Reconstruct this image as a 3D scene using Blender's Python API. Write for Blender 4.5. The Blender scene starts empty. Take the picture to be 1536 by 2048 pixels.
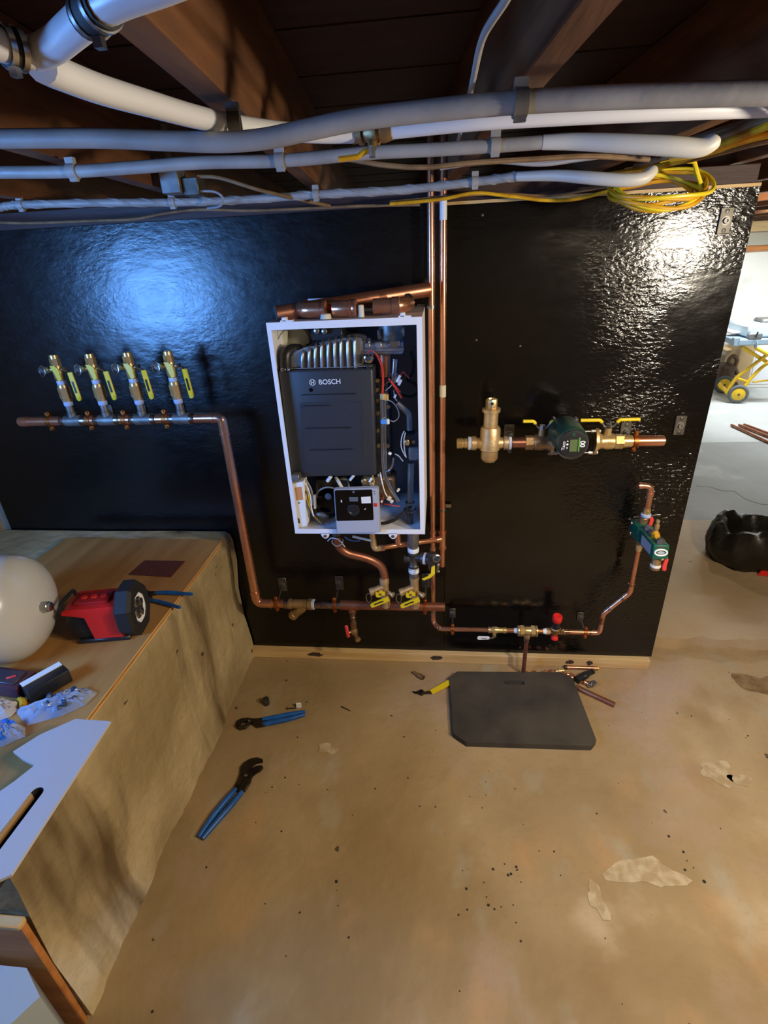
import bpy, bmesh, math, random
from mathutils import Vector, Matrix, Quaternion

# ------------------------------------------------------------------ camera, light, exposure
SC = bpy.context.scene
COL = SC.collection
PI = math.pi
random.seed(7)

cam_data = bpy.data.cameras.new('camera')
cam = bpy.data.objects.new('camera', cam_data)
COL.objects.link(cam)
_r = [[0.994306, -0.000646, 0.106564], [0.095777, 0.443856, -0.890965], [-0.046724, 0.896098, 0.44139]]
cam.matrix_world = Matrix.Translation((0.0, -1.8269, 1.65)) @ Matrix(_r).to_4x4()
cam_data.sensor_fit = 'HORIZONTAL'
cam_data.sensor_width = 36.0
cam_data.lens = 24.3830
cam_data.clip_start = 0.02
SC.camera = cam

SC.view_settings.view_transform = 'Standard'
SC.view_settings.look = 'None'
SC.view_settings.gamma = 1.0
SC.view_settings.use_curve_mapping = False
SC.view_settings.exposure = 1.15

world = bpy.data.worlds.new('world')
SC.world = world
world.use_nodes = True
world.node_tree.nodes['Background'].inputs[0].default_value = (0.55, 0.62, 0.8, 1)
world.node_tree.nodes['Background'].inputs[1].default_value = 0.05


def point_lamp(name, loc, power, color, radius):
    d = bpy.data.lights.new(name, 'POINT')
    d.energy = power
    d.color = color
    d.shadow_soft_size = radius
    o = bpy.data.objects.new(name, d)
    o.location = loc
    COL.objects.link(o)
    return o


def area_lamp(name, loc, target, power, color, sx, sy):
    d = bpy.data.lights.new(name, 'AREA')
    d.shape = 'RECTANGLE'
    d.size = sx
    d.size_y = sy
    d.energy = power
    d.color = color
    o = bpy.data.objects.new(name, d)
    o.location = loc
    o.rotation_euler = (Vector(target) - Vector(loc)).to_track_quat('-Z', 'Y').to_euler()
    COL.objects.link(o)
    return o


# a warm bulb to the right of the camera, daylight through the window in the left wall,
# an added warm fill light under the joists, and the lamps of the room beyond
point_lamp('bulb_right', (1.22, -1.25, 1.59), 33, (1.0, 0.87, 0.68), 0.05)
area_lamp('floor_fill', (0.75, -1.38, 1.78), (0.62, -1.52, 0.0), 8.5, (1.0, 0.80, 0.56), 0.4, 0.2)  # unseen fill added to brighten the floor, aimed away from the boards
area_lamp('window_daylight', (-1.87, -1.70, 1.47), (-0.75, 0.0, 1.80), 25, (0.13, 0.38, 1.0), 0.66, 0.46)
area_lamp('far_room_tube', (3.3, 3.7, 1.98), (3.3, 3.7, 0), 46, (0.90, 0.97, 1.0), 1.2, 0.3)
point_lamp('bulb_far_room', (1.60, 1.9, 1.75), 8, (1.0, 0.86, 0.68), 0.05)


# ------------------------------------------------------------------ materials
def lin(c):
    return tuple((x / 12.92 if x <= 0.04045 else ((x + 0.055) / 1.055) ** 2.4) for x in c)


def hexc(h):
    return tuple(int(h[i:i + 2], 16) / 255 for i in (0, 2, 4))


def mat(name, color, rough=0.5, metal=0.0, color2=None, scale=8.0, stretch=(1, 1, 1), bump=0.0,
        bscale=None, detail=6.0, contrast=(0.35, 0.65), rvar=0.0, spec=0.5, coat=0.0, alpha=1.0, trans=0.0):
    m = bpy.data.materials.new(name)
    m.use_nodes = True
    nt = m.node_tree
    b = nt.nodes['Principled BSDF']
    c = lin(hexc(color)) if isinstance(color, str) else color
    b.inputs['Base Color'].default_value = (*c, 1)
    b.inputs['Roughness'].default_value = rough
    b.inputs['Metallic'].default_value = metal
    b.inputs['Specular IOR Level'].default_value = spec
    b.inputs['Coat Weight'].default_value = coat
    b.inputs['Alpha'].default_value = alpha
    b.inputs['Transmission Weight'].default_value = trans
    m['bsdf'] = b.name
    if color2 or bump or rvar:
        tc = nt.nodes.new('ShaderNodeTexCoord')
        mp = nt.nodes.new('ShaderNodeMapping')
        mp.inputs['Scale'].default_value = stretch
        nt.links.new(tc.outputs['Object'], mp.inputs['Vector'])
        n = nt.nodes.new('ShaderNodeTexNoise')
        n.inputs['Scale'].default_value = scale
        n.inputs['Detail'].default_value = detail
        nt.links.new(mp.outputs['Vector'], n.inputs['Vector'])
        if color2:
            r = nt.nodes.new('ShaderNodeValToRGB')
            c2 = lin(hexc(color2))
            r.color_ramp.elements[0].position = contrast[0]
            r.color_ramp.elements[1].position = contrast[1]
            r.color_ramp.elements[0].color = (*c, 1)
            r.color_ramp.elements[1].color = (*c2, 1)
            nt.links.new(n.outputs['Fac'], r.inputs['Fac'])
            nt.links.new(r.outputs['Color'], b.inputs['Base Color'])
        if rvar:
            mr = nt.nodes.new('ShaderNodeMapRange')
            mr.inputs['To Min'].default_value = max(0.02, rough - rvar)
            mr.inputs['To Max'].default_value = rough + rvar
            nt.links.new(n.outputs['Fac'], mr.inputs['Value'])
            nt.links.new(mr.outputs['Result'], b.inputs['Roughness'])
        if bump:
            nb = nt.nodes.new('ShaderNodeTexNoise')
            nb.inputs['Scale'].default_value = bscale or scale * 3
            nb.inputs['Detail'].default_value = detail
            nt.links.new(mp.outputs['Vector'], nb.inputs['Vector'])
            bp = nt.nodes.new('ShaderNodeBump')
            bp.inputs['Strength'].default_value = bump
            bp.inputs['Distance'].default_value = 0.01
            nt.links.new(nb.outputs['Fac'], bp.inputs['Height'])
            nt.links.new(bp.outputs['Normal'], b.inputs['Normal'])
    return m


def black_paint(name, streak, sparkle, rough, grain_from, spec):
    """Thick black gloss paint rolled on rough plywood: broad swells plus fine orange peel."""
    m = bpy.data.materials.new(name)
    m.use_nodes = True
    nt = m.node_tree
    L = nt.links.new
    b = nt.nodes['Principled BSDF']
    b.inputs['Base Color'].default_value = (0.0035, 0.003, 0.0028, 1)
    b.inputs['Specular IOR Level'].default_value = spec
    tc = nt.nodes.new('ShaderNodeTexCoord')
    mp = nt.nodes.new('ShaderNodeMapping')
    mp.inputs['Scale'].default_value = (0.55, 1.0, 1.0)
    L(tc.outputs['Object'], mp.inputs['Vector'])

    def noise(sc, det, dist=0.0):
        n = nt.nodes.new('ShaderNodeTexNoise')
        n.inputs['Scale'].default_value = sc
        n.inputs['Detail'].default_value = det
        n.inputs['Distortion'].default_value = dist
        L(mp.outputs['Vector'], n.inputs['Vector'])
        return n
    fine, mid, patch = noise(95, 3, 0.4), noise(26, 4), noise(3.2, 3)
    amt = nt.nodes.new('ShaderNodeMapRange')      # rougher grain in patches
    amt.inputs['From Min'].default_value = 0.40
    amt.inputs['From Max'].default_value = 0.62
    amt.inputs['To Min'].default_value = 0.05
    L(patch.outputs['Fac'], amt.inputs['Value'])
    amt_out = amt.outputs['Result']
    if grain_from:                                # the coat was rolled on thicker towards one end
        sx = nt.nodes.new('ShaderNodeSeparateXYZ')
        L(tc.outputs['Object'], sx.inputs[0])
        gx = nt.nodes.new('ShaderNodeMapRange')
        gx.inputs['From Min'].default_value = grain_from[0]
        gx.inputs['From Max'].default_value = grain_from[1]
        L(sx.outputs['X'], gx.inputs['Value'])
        gm = nt.nodes.new('ShaderNodeMath')
        gm.operation = 'MULTIPLY'
        L(amt_out, gm.inputs[0])
        L(gx.outputs['Result'], gm.inputs[1])
        amt_out = gm.outputs[0]
    mul = nt.nodes.new('ShaderNodeMath')
    mul.operation = 'MULTIPLY'
    L(fine.outputs['Fac'], mul.inputs[0])
    L(amt_out, mul.inputs[1])
    b1 = nt.nodes.new('ShaderNodeBump')
    b1.inputs['Strength'].default_value = sparkle
    b1.inputs['Distance'].default_value = 0.006
    L(mul.outputs[0], b1.inputs['Height'])
    b2 = nt.nodes.new('ShaderNodeBump')
    b2.inputs['Strength'].default_value = streak
    b2.inputs['Distance'].default_value = 0.01
    L(mid.outputs['Fac'], b2.inputs['Height'])
    L(b1.outputs['Normal'], b2.inputs['Normal'])
    L(b2.outputs['Normal'], b.inputs['Normal'])
    rr = nt.nodes.new('ShaderNodeMapRange')
    rr.inputs['To Min'].default_value = rough - 0.04
    rr.inputs['To Max'].default_value = rough + 0.08
    L(mid.outputs['Fac'], rr.inputs['Value'])
    L(rr.outputs['Result'], b.inputs['Roughness'])
    return m


def concrete(name, base, dark, light, blotch=1.3, bump=0.35, stain=None, pits=True, tints=()):
    m = bpy.data.materials.new(name)
    m.use_nodes = True
    nt = m.node_tree
    L = nt.links.new
    b = nt.nodes['Principled BSDF']
    b.inputs['Roughness'].default_value = 0.62
    b.inputs['Specular IOR Level'].default_value = 0.35
    tc = nt.nodes.new('ShaderNodeTexCoord')

    def noise(sc, det, stretch=None):
        n = nt.nodes.new('ShaderNodeTexNoise')
        n.inputs['Scale'].default_value = sc
        n.inputs['Detail'].default_value = det
        if stretch:
            mp = nt.nodes.new('ShaderNodeMapping')
            mp.inputs['Scale'].default_value = stretch
            L(tc.outputs['Object'], mp.inputs['Vector'])
            L(mp.outputs['Vector'], n.inputs['Vector'])
        else:
            L(tc.outputs['Object'], n.inputs['Vector'])
        return n

    def ramp(n, lo, hi, c0=(0, 0, 0), c1=(1, 1, 1)):
        r = nt.nodes.new('ShaderNodeValToRGB')
        r.color_ramp.elements[0].position = lo
        r.color_ramp.elements[1].position = hi
        r.color_ramp.elements[0].color = (*c0, 1)
        r.color_ramp.elements[1].color = (*c1, 1)
        L(n.outputs['Fac'], r.inputs['Fac'])
        return r

    def mix(fac, a, c):
        x = nt.nodes.new('ShaderNodeMix')
        x.data_type = 'RGBA'
        L(fac, x.inputs['Factor'])
        if isinstance(a, tuple):
            x.inputs['A'].default_value = (*a, 1)
        else:
            L(a, x.inputs['A'])
        x.inputs['B'].default_value = (*c, 1)
        return x.outputs['Result']
    big = noise(blotch, 7)
    c = ramp(big, 0.38, 0.64, lin(hexc(dark)), lin(hexc(base))).outputs['Color']
    pat = noise(2.6, 8)
    c = mix(ramp(pat, 0.60, 0.70, (0, 0, 0), (0.55, 0.55, 0.55)).outputs['Color'], c, lin(hexc(light)))
    for k, (col, sc, lo) in enumerate(tints):      # old spills and rubbed-in dirt
        tn = noise(sc, 6, (1 + .2 * k, 1, 1))
        c = mix(ramp(tn, lo, lo + .16, (0, 0, 0), (0.5, 0.5, 0.5)).outputs['Color'], c, lin(hexc(col)))
    gr = noise(55, 4)
    c = mix(ramp(gr, 0.55, 0.8, (0, 0, 0), (0.35, 0.35, 0.35)).outputs['Color'], c, lin(hexc(dark)))
    if stain:
        st = noise(2.4, 4, stain[1])
        c = mix(ramp(st, 0.58, 0.72, (0, 0, 0), (0.85, 0.85, 0.85)).outputs['Color'], c, lin(hexc(stain[0])))
    if pits:
        pt = noise(17, 2)
        c = mix(ramp(pt, 0.735, 0.75, (0, 0, 0), (0.8, 0.8, 0.8)).outputs['Color'], c, lin(hexc('2c2012')))
    L(c, b.inputs['Base Color'])
    bp = nt.nodes.new('ShaderNodeBump')
    bp.inputs['Strength'].default_value = bump
    bp.inputs['Distance'].default_value = 0.012
    nb = noise(22, 9)
    L(nb.outputs['Fac'], bp.inputs['Height'])
    L(bp.outputs['Normal'], b.inputs['Normal'])
    return m


def wood(name, c1, c2, axis='x', rough=0.6, scale=3.0, bump=0.15):
    st = {'x': (1.0, 9, 9), 'y': (9, 1.0, 9), 'z': (9, 9, 1.0)}[axis]
    return mat(name, c1, rough, color2=c2, scale=scale, stretch=st, bump=bump, bscale=scale * 3, contrast=(0.3, 0.7))


M = {}
M['paint_left'] = black_paint('black_gloss_paint_smooth', 0.13, 0.14, 0.23, None, 0.48)
M['paint_right'] = black_paint('black_gloss_paint_grainy', 0.08, 1.0, 0.14, (-.06, .14), 0.5)
M['floor'] = concrete('tan_concrete', 'ab946e', '8b744f', 'c0ad8e', tints=(('b39a92', 1.7, .54), ('7d6138', 2.3, .55), ('b98f60', 3.1, .56), ('a3a08e', 4.3, .58)))
M['slab'] = concrete('pale_concrete', 'b29c7c', '9a8464', 'c4b294', bump=0.25)
M['shaded_grey_slab'] = concrete('shaded_grey_concrete', '8f908c', '7a7a76', 'a3a39e', bump=0.2, pits=False)  # grey floor darkened in colour to stand for its shaded part
M['lit_grey_slab'] = concrete('lit_grey_concrete', 'b4b6b4', '9fa19e', 'c4c6c2', bump=0.2, pits=False)  # grey floor made paler in colour to stand for its lit part
M['ledge'] = concrete('rough_ledge_concrete', 'c2ae84', '96835c', 'd8d0c0', blotch=2.2, bump=0.7,
                      stain=('4a3318', (1.0, 2.2, 0.35)))
M['wall'] = concrete('basement_wall', '978b74', '7a6e58', 'b3a892', bump=0.5)
M['white_wall'] = mat('whitewashed_wall', 'e2e0d8', 0.8, color2='b9b7ae', scale=3, bump=0.3, contrast=(0.55, 0.75))
M['joist'] = wood('old_joist_wood', '754a28', '4a2d18', 'y')
M['subfloor'] = wood('dark_subfloor_wood', '3f2218', '2a1610', 'x')
M['pine'] = wood('pale_pine', 'd8bb86', 'b8935c', 'x')
M['pine_y'] = wood('pale_pine_edge', 'dcb878', 'b48a4c', 'y')
M['ply'] = wood('plywood_face', 'b98a4e', '9a6a34', 'y', rough=0.5, scale=1.6, bump=0.05)
M['copper'] = mat('copper', 'e0a888', 0.26, 0.86, color2='c47f5c', scale=14, rvar=0.10, contrast=(0.3, 0.7))
M['copper_dull'] = mat('dull_copper', 'b8836a', 0.38, 0.86, color2='965d45', scale=9, rvar=0.08)
M['solder'] = mat('soldered_tin', 'b9a79a', 0.3, 1.0, color2='8d6a58', scale=60)
M['clampc'] = mat('copper_plated_clamp', 'b06a34', 0.42, 0.85, color2='8c4c20', scale=40)
M['brass'] = mat('brass', 'e2c898', 0.3, 0.72, color2='c4a468', scale=30, rvar=0.1)
M['bronze'] = mat('cast_bronze', 'b4966c', 0.45, 0.72, color2='8f7048', scale=25, bump=0.1, bscale=120)
M['bronze_light'] = mat('cast_brass', 'dcc49c', 0.42, 0.72, color2='c2a374', scale=20, bump=0.1, bscale=120)
M['steel'] = mat('zinc_steel', 'b9b9b9', 0.3, 1.0, color2='8f8f92', scale=30, rvar=0.1)
M['iron'] = mat('dark_iron', '6b6a6a', 0.45, 0.9, color2='4c4a49', scale=30, bump=0.15, bscale=150)
M['galv'] = mat('galvanised_grey', '8a8884', 0.5, 0.7, color2='6d6a66', scale=30)
M['plate'] = mat('grey_plate_steel', '6e6a62', 0.5, 0.8, color2='57534c', scale=40)
M['tape'] = mat('white_thread_tape', 'dfe4ea', 0.6)
M['tape_blue'] = mat('blue_thread_sealant', '8fa8d8', 0.5, color2='c6cfe2', scale=60)
M['yellow'] = mat('yellow_vinyl', 'e2c722', 0.4)
M['yellow_dark'] = mat('yellow_cable', 'dca818', 0.5, color2='b8820c', scale=20)
M['red'] = mat('red_plastic', 'd8261f', 0.4)
M['redh'] = mat('red_handle', 'd8403c', 0.4)
M['white_metal'] = mat('white_enamel', 'e2e4ea', 0.35)
M['panel_grey'] = mat('light_grey_plastic', 'a9adb8', 0.45)
M['inner'] = mat('grey_inner_sheet', '6a707c', 0.4, 0.3)
M['black'] = mat('black_plastic', '1c1d20', 0.4)
M['charcoal'] = mat('charcoal_cover', '2e3036', 0.42, bump=0.04, bscale=200)
M['rubber'] = mat('black_rubber', '1a1817', 0.7)
M['gloss_black'] = mat('black_screen', '07080a', 0.12)
M['alu'] = mat('cast_aluminium', 'a9aab0', 0.38, 0.9, color2='85868c', scale=30)
M['fin'] = mat('grey_fins', '7c7d80', 0.45, 0.4)
M['cream'] = mat('cream_plastic', 'cfcab4', 0.55)
M['white'] = mat('white_plastic', 'e6e6e4', 0.5)
M['lettering'] = mat('white_lettering', 'dfe3ea', 0.5)
M['orange'] = mat('orange_label', 'c98a52', 0.6)
M['chrome'] = mat('chrome_tube', 'd0d2d8', 0.12, 1.0)
M['redwire'] = mat('red_wire', 'c03428', 0.5)
M['greywire'] = mat('grey_wire', '8d8c90', 0.5)
M['brownwire'] = mat('brown_wire', '5c3a2c', 0.5)
M['bluewire'] = mat('blue_wire', '4b6a9c', 0.5)
M['blueclip'] = mat('blue_clip', '4c8fd8', 0.4)
M['pump_green'] = mat('dark_green_casting', '28463a', 0.35, color2='1f382e', scale=20)
M['bf_green'] = mat('green_coating', '0f5a48', 0.35)
M['lcd'] = mat('green_grey_display', '5a6a44', 0.25)
M['led_green'] = mat('bright_green_trim', '5fae3a', 0.4)
M['mat_foam'] = mat('black_foam', '35302a', 0.8, color2='4a4338', scale=6, bump=0.2, bscale=90)
M['blue_grip'] = mat('blue_grip', '1f5fae', 0.35, color2='174a8c', scale=30)
M['tool_steel'] = mat('dark_tool_steel', '4a4038', 0.38, 0.8, color2='2d2722', scale=30)
M['cable_grey'] = mat('old_grey_sheath', '9c9892', 0.5, color2='88847f', scale=12, bump=0.1)
M['pvc'] = mat('white_pipe', 'cfcfd2', 0.35)
M['tan_cable'] = mat('tan_cable', '8a6c48', 0.6, color2='6c5030', scale=20)
M['brown_cable'] = mat('brown_cable', '5c442c', 0.6)
M['tank'] = mat('off_white_tank_enamel', 'c8c8c2', 0.22, coat=0.4)
M['sand'] = mat('maroon_sanding_sheet', '643432', 0.85, color2='4e2625', scale=80)
M['maroon'] = mat('maroon_case', '4a2632', 0.4)
M['card'] = mat('white_panel', 'b4b2b6', 0.6)
M['cardedge'] = mat('tan_card_edge', 'b08a58', 0.7)
M['taped'] = mat('off_white_tape', 'bdbab0', 0.45)
M['bag'] = mat('clear_bag', 'c6d4ee', 0.12, alpha=0.55, color2='7e9cc8', scale=12, bump=0.6, bscale=25)
M['bluepart'] = mat('blue_parts', '2f6fd0', 0.2)
M['navy'] = mat('navy_parts', '273c5a', 0.4)
M['trash'] = mat('black_bin_bag', '17150f', 0.4, bump=0.4, bscale=14)
M['sawblue'] = mat('blue_grey_table', '8fa6b8', 0.4)
M['tyre'] = mat('grey_tyre', '5c6062', 0.7)
M['yellow_paint'] = mat('yellow_paint', 'e3bb28', 0.4)
M['cardboard'] = mat('cardboard', 'b59a72', 0.75)
M['bluebin'] = mat('pale_blue_bin', 'a9b4b8', 0.5)
M['plank'] = mat('orange_plank', 'c07c40', 0.6, color2='a46428', scale=4, stretch=(1, 8, 8))
M['glass'] = mat('window_glass', 'ffffff', 0.05, trans=1.0)


# ------------------------------------------------------------------ mesh builder
def V(p):
    return Vector(p)


def basis(axis):
    a = Vector(axis).normalized()
    t = Vector((0, 0, 1)) if abs(a.z) < 0.9 else Vector((1, 0, 0))
    u = a.cross(t).normalized()
    return a, u, a.cross(u).normalized()


def fillet(pts, rad, n=6):
    pts = [V(p) for p in pts]
    if rad <= 0 or len(pts) < 3:
        return pts
    out = [pts[0]]
    for i in range(1, len(pts) - 1):
        a, b, c = pts[i - 1], pts[i], pts[i + 1]
        d1, d2 = (a - b), (c - b)
        r = min(rad, d1.length * 0.49, d2.length * 0.49)
        p, q = b + d1.normalized() * r, b + d2.normalized() * r
        for k in range(n + 1):
            t = k / n
            out.append(p * (1 - t) ** 2 + b * 2 * t * (1 - t) + q * t * t)
    out.append(pts[-1])
    return out


def spline(pts, n=6):
    pts = [V(p) for p in pts]
    P = [pts[0] * 2 - pts[1]] + pts + [pts[-1] * 2 - pts[-2]]
    out = []
    for i in range(1, len(P) - 2):
        a, b, c, d = P[i - 1:i + 3]
        for k in range(n):
            t = k / n
            out.append(0.5 * ((2 * b) + (c - a) * t + (2 * a - 5 * b + 4 * c - d) * t * t + (3 * b - a - 3 * c + d) * t ** 3))
    out.append(pts[-1])
    return out


class MB:
    def __init__(self):
        self.bm = bmesh.new()

    def box(self, c, s, rot=None, bevel=0.0, seg=1):
        r = bmesh.ops.create_cube(self.bm, size=1.0)
        vs = r['verts']
        m = Matrix.Translation(V(c)) @ (rot.to_4x4() if rot else Matrix.Identity(4)) @ Matrix.Diagonal((*s, 1))
        bmesh.ops.transform(self.bm, matrix=m, verts=vs)
        if bevel:
            es = list({e for v in vs for e in v.link_edges})
            bmesh.ops.bevel(self.bm, geom=es, offset=min(bevel, min(s) * 0.45), segments=seg, affect='EDGES', profile=0.5)
        return self

    def span(self, lo, hi, bevel=0.0):
        lo, hi = V(lo), V(hi)
        return self.box((lo + hi) / 2, [abs(x) for x in (hi - lo)], bevel=bevel)

    def rings(self, rings, cap=True, closed=False):
        bm = self.bm
        R = [[bm.verts.new(p) for p in r] for r in rings]
        n = len(R[0])
        m = len(R)
        for i in range(m if closed else m - 1):
            a, b = R[i], R[(i + 1) % m]
            for k in range(n):
                bm.faces.new((a[k], a[(k + 1) % n], b[(k + 1) % n], b[k]))
        if cap and not closed:
            bm.faces.new(R[0][::-1])
            bm.faces.new(R[-1])
        return self

    def lathe(self, p0, axis, prof, seg=20, phase=0.0):
        a, u, w = basis(axis)
        p0 = V(p0)
        rs = []
        for t, r in prof:
            r = max(r, 1e-4)
            rs.append([p0 + a * t + (u * math.cos(phase + 2 * PI * k / seg) + w * math.sin(phase + 2 * PI * k / seg)) * r for k in range(seg)])
        return self.rings(rs)

    def cyl(self, p0, p1, r, r1=None, seg=16):
        d = V(p1) - V(p0)
        return self.lathe(p0, d, [(0, r), (d.length, r if r1 is None else r1)], seg)

    def hexa(self, p0, p1, r):
        return self.cyl(p0, p1, r, seg=6)

    def tube(self, pts, r, seg=12, bend=0.0, closed=False):
        pts = fillet(pts, bend) if bend else [V(p) for p in pts]
        n = len(pts)
        rr = r if callable(r) else (lambda t: r)
        tan = []
        for i in range(n):
            a = pts[i - 1] if (i > 0 or closed) else pts[i]
            b = pts[(i + 1) % n] if (i < n - 1 or closed) else pts[i]
            tan.append((b - a).normalized())
        _, u, _ = basis(tan[0])
        rings = []
        for i in range(n):
            u = (u - tan[i] * u.dot(tan[i]))
            if u.length < 1e-6:
                _, u, _ = basis(tan[i])
            u.normalize()
            w = tan[i].cross(u)
            q = rr(i / max(1, n - 1))
            rings.append([pts[i] + (u * math.cos(2 * PI * k / seg) + w * math.sin(2 * PI * k / seg)) * q for k in range(seg)])
        return self.rings(rings, closed=closed)

    def ball(self, c, r, sz=(1, 1, 1), seg=16, rot=None):
        res = bmesh.ops.create_uvsphere(self.bm, u_segments=seg, v_segments=max(6, seg // 2), radius=1.0)
        m = Matrix.Translation(V(c)) @ (rot.to_4x4() if rot else Matrix.Identity(4)) @ Matrix.Diagonal((r * sz[0], r * sz[1], r * sz[2], 1))
        bmesh.ops.transform(self.bm, matrix=m, verts=res['verts'])
        return self

    def torus(self, c, axis, R, r, seg=24, ts=8, sx=1.0):
        a, u, w = basis(axis)
        pts = [V(c) + u * math.cos(2 * PI * k / seg) * R * sx + w * math.sin(2 * PI * k / seg) * R for k in range(seg)]
        return self.tube(pts, r, ts, closed=True)

    def band(self, c, axis, r, width, thick, seg=24):
        a, u, w = basis(axis)
        c = V(c)
        rings = []
        for t, q in ((-width / 2, r), (-width / 2, r + thick), (width / 2, r + thick), (width / 2, r)):
            rings.append([c + a * t + (u * math.cos(2 * PI * k / seg) + w * math.sin(2 * PI * k / seg)) * q for k in range(seg)])
        return self.rings(rings, closed=True)

    def poly(self, pts, ext):
        """a closed outline of 3-D points pushed along the vector ext"""
        ext = V(ext)
        bm = self.bm
        a = [bm.verts.new(V(p)) for p in pts]
        b = [bm.verts.new(V(p) + ext) for p in pts]
        n = len(a)
        for k in range(n):
            bm.faces.new((a[k], a[(k + 1) % n], b[(k + 1) % n], b[k]))
        bm.faces.new(a[::-1])
        bm.faces.new(b)
        return self

    def sheet(self, nx, ny, fn, thick=None):
        bm = self.bm
        g = [[bm.verts.new(fn(i / nx, j / ny)) for j in range(ny + 1)] for i in range(nx + 1)]
        fs = []
        for i in range(nx):
            for j in range(ny):
                fs.append(bm.faces.new((g[i][j], g[i + 1][j], g[i + 1][j + 1], g[i][j + 1])))
        if thick:
            bmesh.ops.solidify(bm, geom=fs, thickness=thick)
        return self

    def obj(self, name, m, parent=None, label=None, cat=None, group=None, kind=None, smooth=38):
        bm = self.bm
        bmesh.ops.recalc_face_normals(bm, faces=bm.faces[:])
        off = Vector((0, 0, 0))
        if parent is not None:
            q = parent
            while q is not None:
                off += q.location
                q = q.parent
            if parent.get('local') or (parent.parent and parent.parent.get('local')):
                off = Vector((0, 0, 0))
        else:
            xs = [v.co for v in bm.verts]
            off = Vector(((min(v.x for v in xs) + max(v.x for v in xs)) / 2, (min(v.y for v in xs) + max(v.y for v in xs)) / 2, min(v.z for v in xs)))
        bmesh.ops.translate(bm, vec=-off, verts=bm.verts[:])
        me = bpy.data.meshes.new(name)
        bm.to_mesh(me)
        bm.free()
        if smooth:
            me.polygons.foreach_set('use_smooth', [True] * len(me.polygons))
            me.set_sharp_from_angle(angle=math.radians(smooth))
        me.materials.append(m)
        o = bpy.data.objects.new(name, me)
        COL.objects.link(o)
        if parent is not None:
            o.parent = parent
        else:
            o.location = off
        tag(o, label, cat, group, kind)
        return o


def tag(o, label=None, cat=None, group=None, kind=None):
    if label:
        o['label'] = label
    if cat:
        o['category'] = cat
    if group:
        o['group'] = group
    if kind:
        o['kind'] = kind
    return o


def thing(name, label, cat, loc=(0, 0, 0), group=None, local=False, kind=None):
    o = bpy.data.objects.new(name, None)
    o.empty_display_size = 0.03
    COL.objects.link(o)
    o.location = loc
    if local:
        o['local'] = 1
    return tag(o, label, cat, group, kind)


def dup(root, loc, label, rotz=0.0):
    """copy a thing, its parts and their sub-parts"""
    r = root.copy()
    COL.objects.link(r)
    r.location = loc
    r.rotation_euler = (0, 0, rotz)
    r['label'] = label
    for ch in list(root.children):
        c = ch.copy()
        COL.objects.link(c)
        c.parent = r
        for g in list(ch.children):
            d = g.copy()
            COL.objects.link(d)
            d.parent = c
    return r


def text(s, c, size, right, up, m, parent, name='lettering', ext=0.0006, bold=0.0):
    """flat raised lettering centred on c"""
    cu = bpy.data.curves.new('t', 'FONT')
    cu.body = s
    cu.size = 1.0
    cu.extrude = 0.0
    cu.offset = bold
    cu.align_x = 'CENTER'
    cu.align_y = 'CENTER'
    o = bpy.data.objects.new('t', cu)
    COL.objects.link(o)
    bpy.context.view_layer.update()
    me = bpy.data.meshes.new_from_object(o.evaluated_get(bpy.context.evaluated_depsgraph_get()))
    bpy.data.objects.remove(o)
    bpy.data.curves.remove(cu)
    r, u = Vector(right).normalized(), Vector(up).normalized()
    n = r.cross(u)
    bm = bmesh.new()
    bm.from_mesh(me)
    bpy.data.meshes.remove(me)
    for v in bm.verts:
        v.co = V(c) + r * v.co.x * size + u * v.co.y * size + n * ext
    b = MB()
    b.bm.free()
    b.bm = bm
    return b.obj(name, m, parent, smooth=0)


def rot_to(axis, frm=(0, 0, 1)):
    return Vector(frm).rotation_difference(Vector(axis)).to_matrix()

# ------------------------------------------------------------------ setting
def struct(b, name, m, label=None, parent=None, smooth=38):
    return b.obj(name, m, parent, label, kind='structure' if parent is None else None, smooth=smooth)


fl = thing('floor', None, None, kind='structure')


def slab_mesh(x0, x1, y0, y1, z0, z1, nx, ny, amp, rough_front=0.0):
    """a concrete slab with a slightly uneven top and, where asked, a broken front edge"""
    b = MB()
    rng = random.Random(int(x0 * 100 + y0 * 10 + 5))

    def fn(i, j):
        x = x0 + (x1 - x0) * i
        y = y0 + (y1 - y0) * j
        z = z1 + rng.uniform(-amp, amp)
        if rough_front and j == 0:
            y += rng.uniform(-rough_front, rough_front)
            z -= rng.uniform(0, 0.012)
        return Vector((x, y, z))
    g = b.sheet(nx, ny, fn)
    front = [v for v in b.bm.verts if abs(v.co.y - y0) < max(0.002, rough_front + 0.001)]
    front.sort(key=lambda v: v.co.x)
    low = [b.bm.verts.new((v.co.x + rng.uniform(-.004, .004), v.co.y + rng.uniform(-rough_front, rough_front) - rough_front * 0.5, z0)) for v in front]
    for k in range(len(front) - 1):
        b.bm.faces.new((front[k], front[k + 1], low[k + 1], low[k]))
    return b


slab_mesh(-2.0, 4.6, -3.4, 0.9, -0.12, 0.0, 40, 30, 0.0008).obj('slab', M['floor'], fl)
slab_mesh(0.93, 4.6, 0.135, 1.285, 0.0, 0.055, 90, 16, 0.0012, 0.012).obj('slab', M['slab'], fl, label='raised slab with a broken front edge')
slab_mesh(-2.0, 4.6, 1.285, 2.78, 0.0, 0.052, 30, 14, 0.001).obj('slab', M['shaded_grey_slab'], fl, label='smooth grey slab, colour darkened for shade')
slab_mesh(-2.0, 4.6, 2.782, 5.4, 0.0, 0.050, 30, 14, 0.001).obj('slab', M['lit_grey_slab'], fl, label='far grey slab, colour lightened for bright light')
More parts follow.
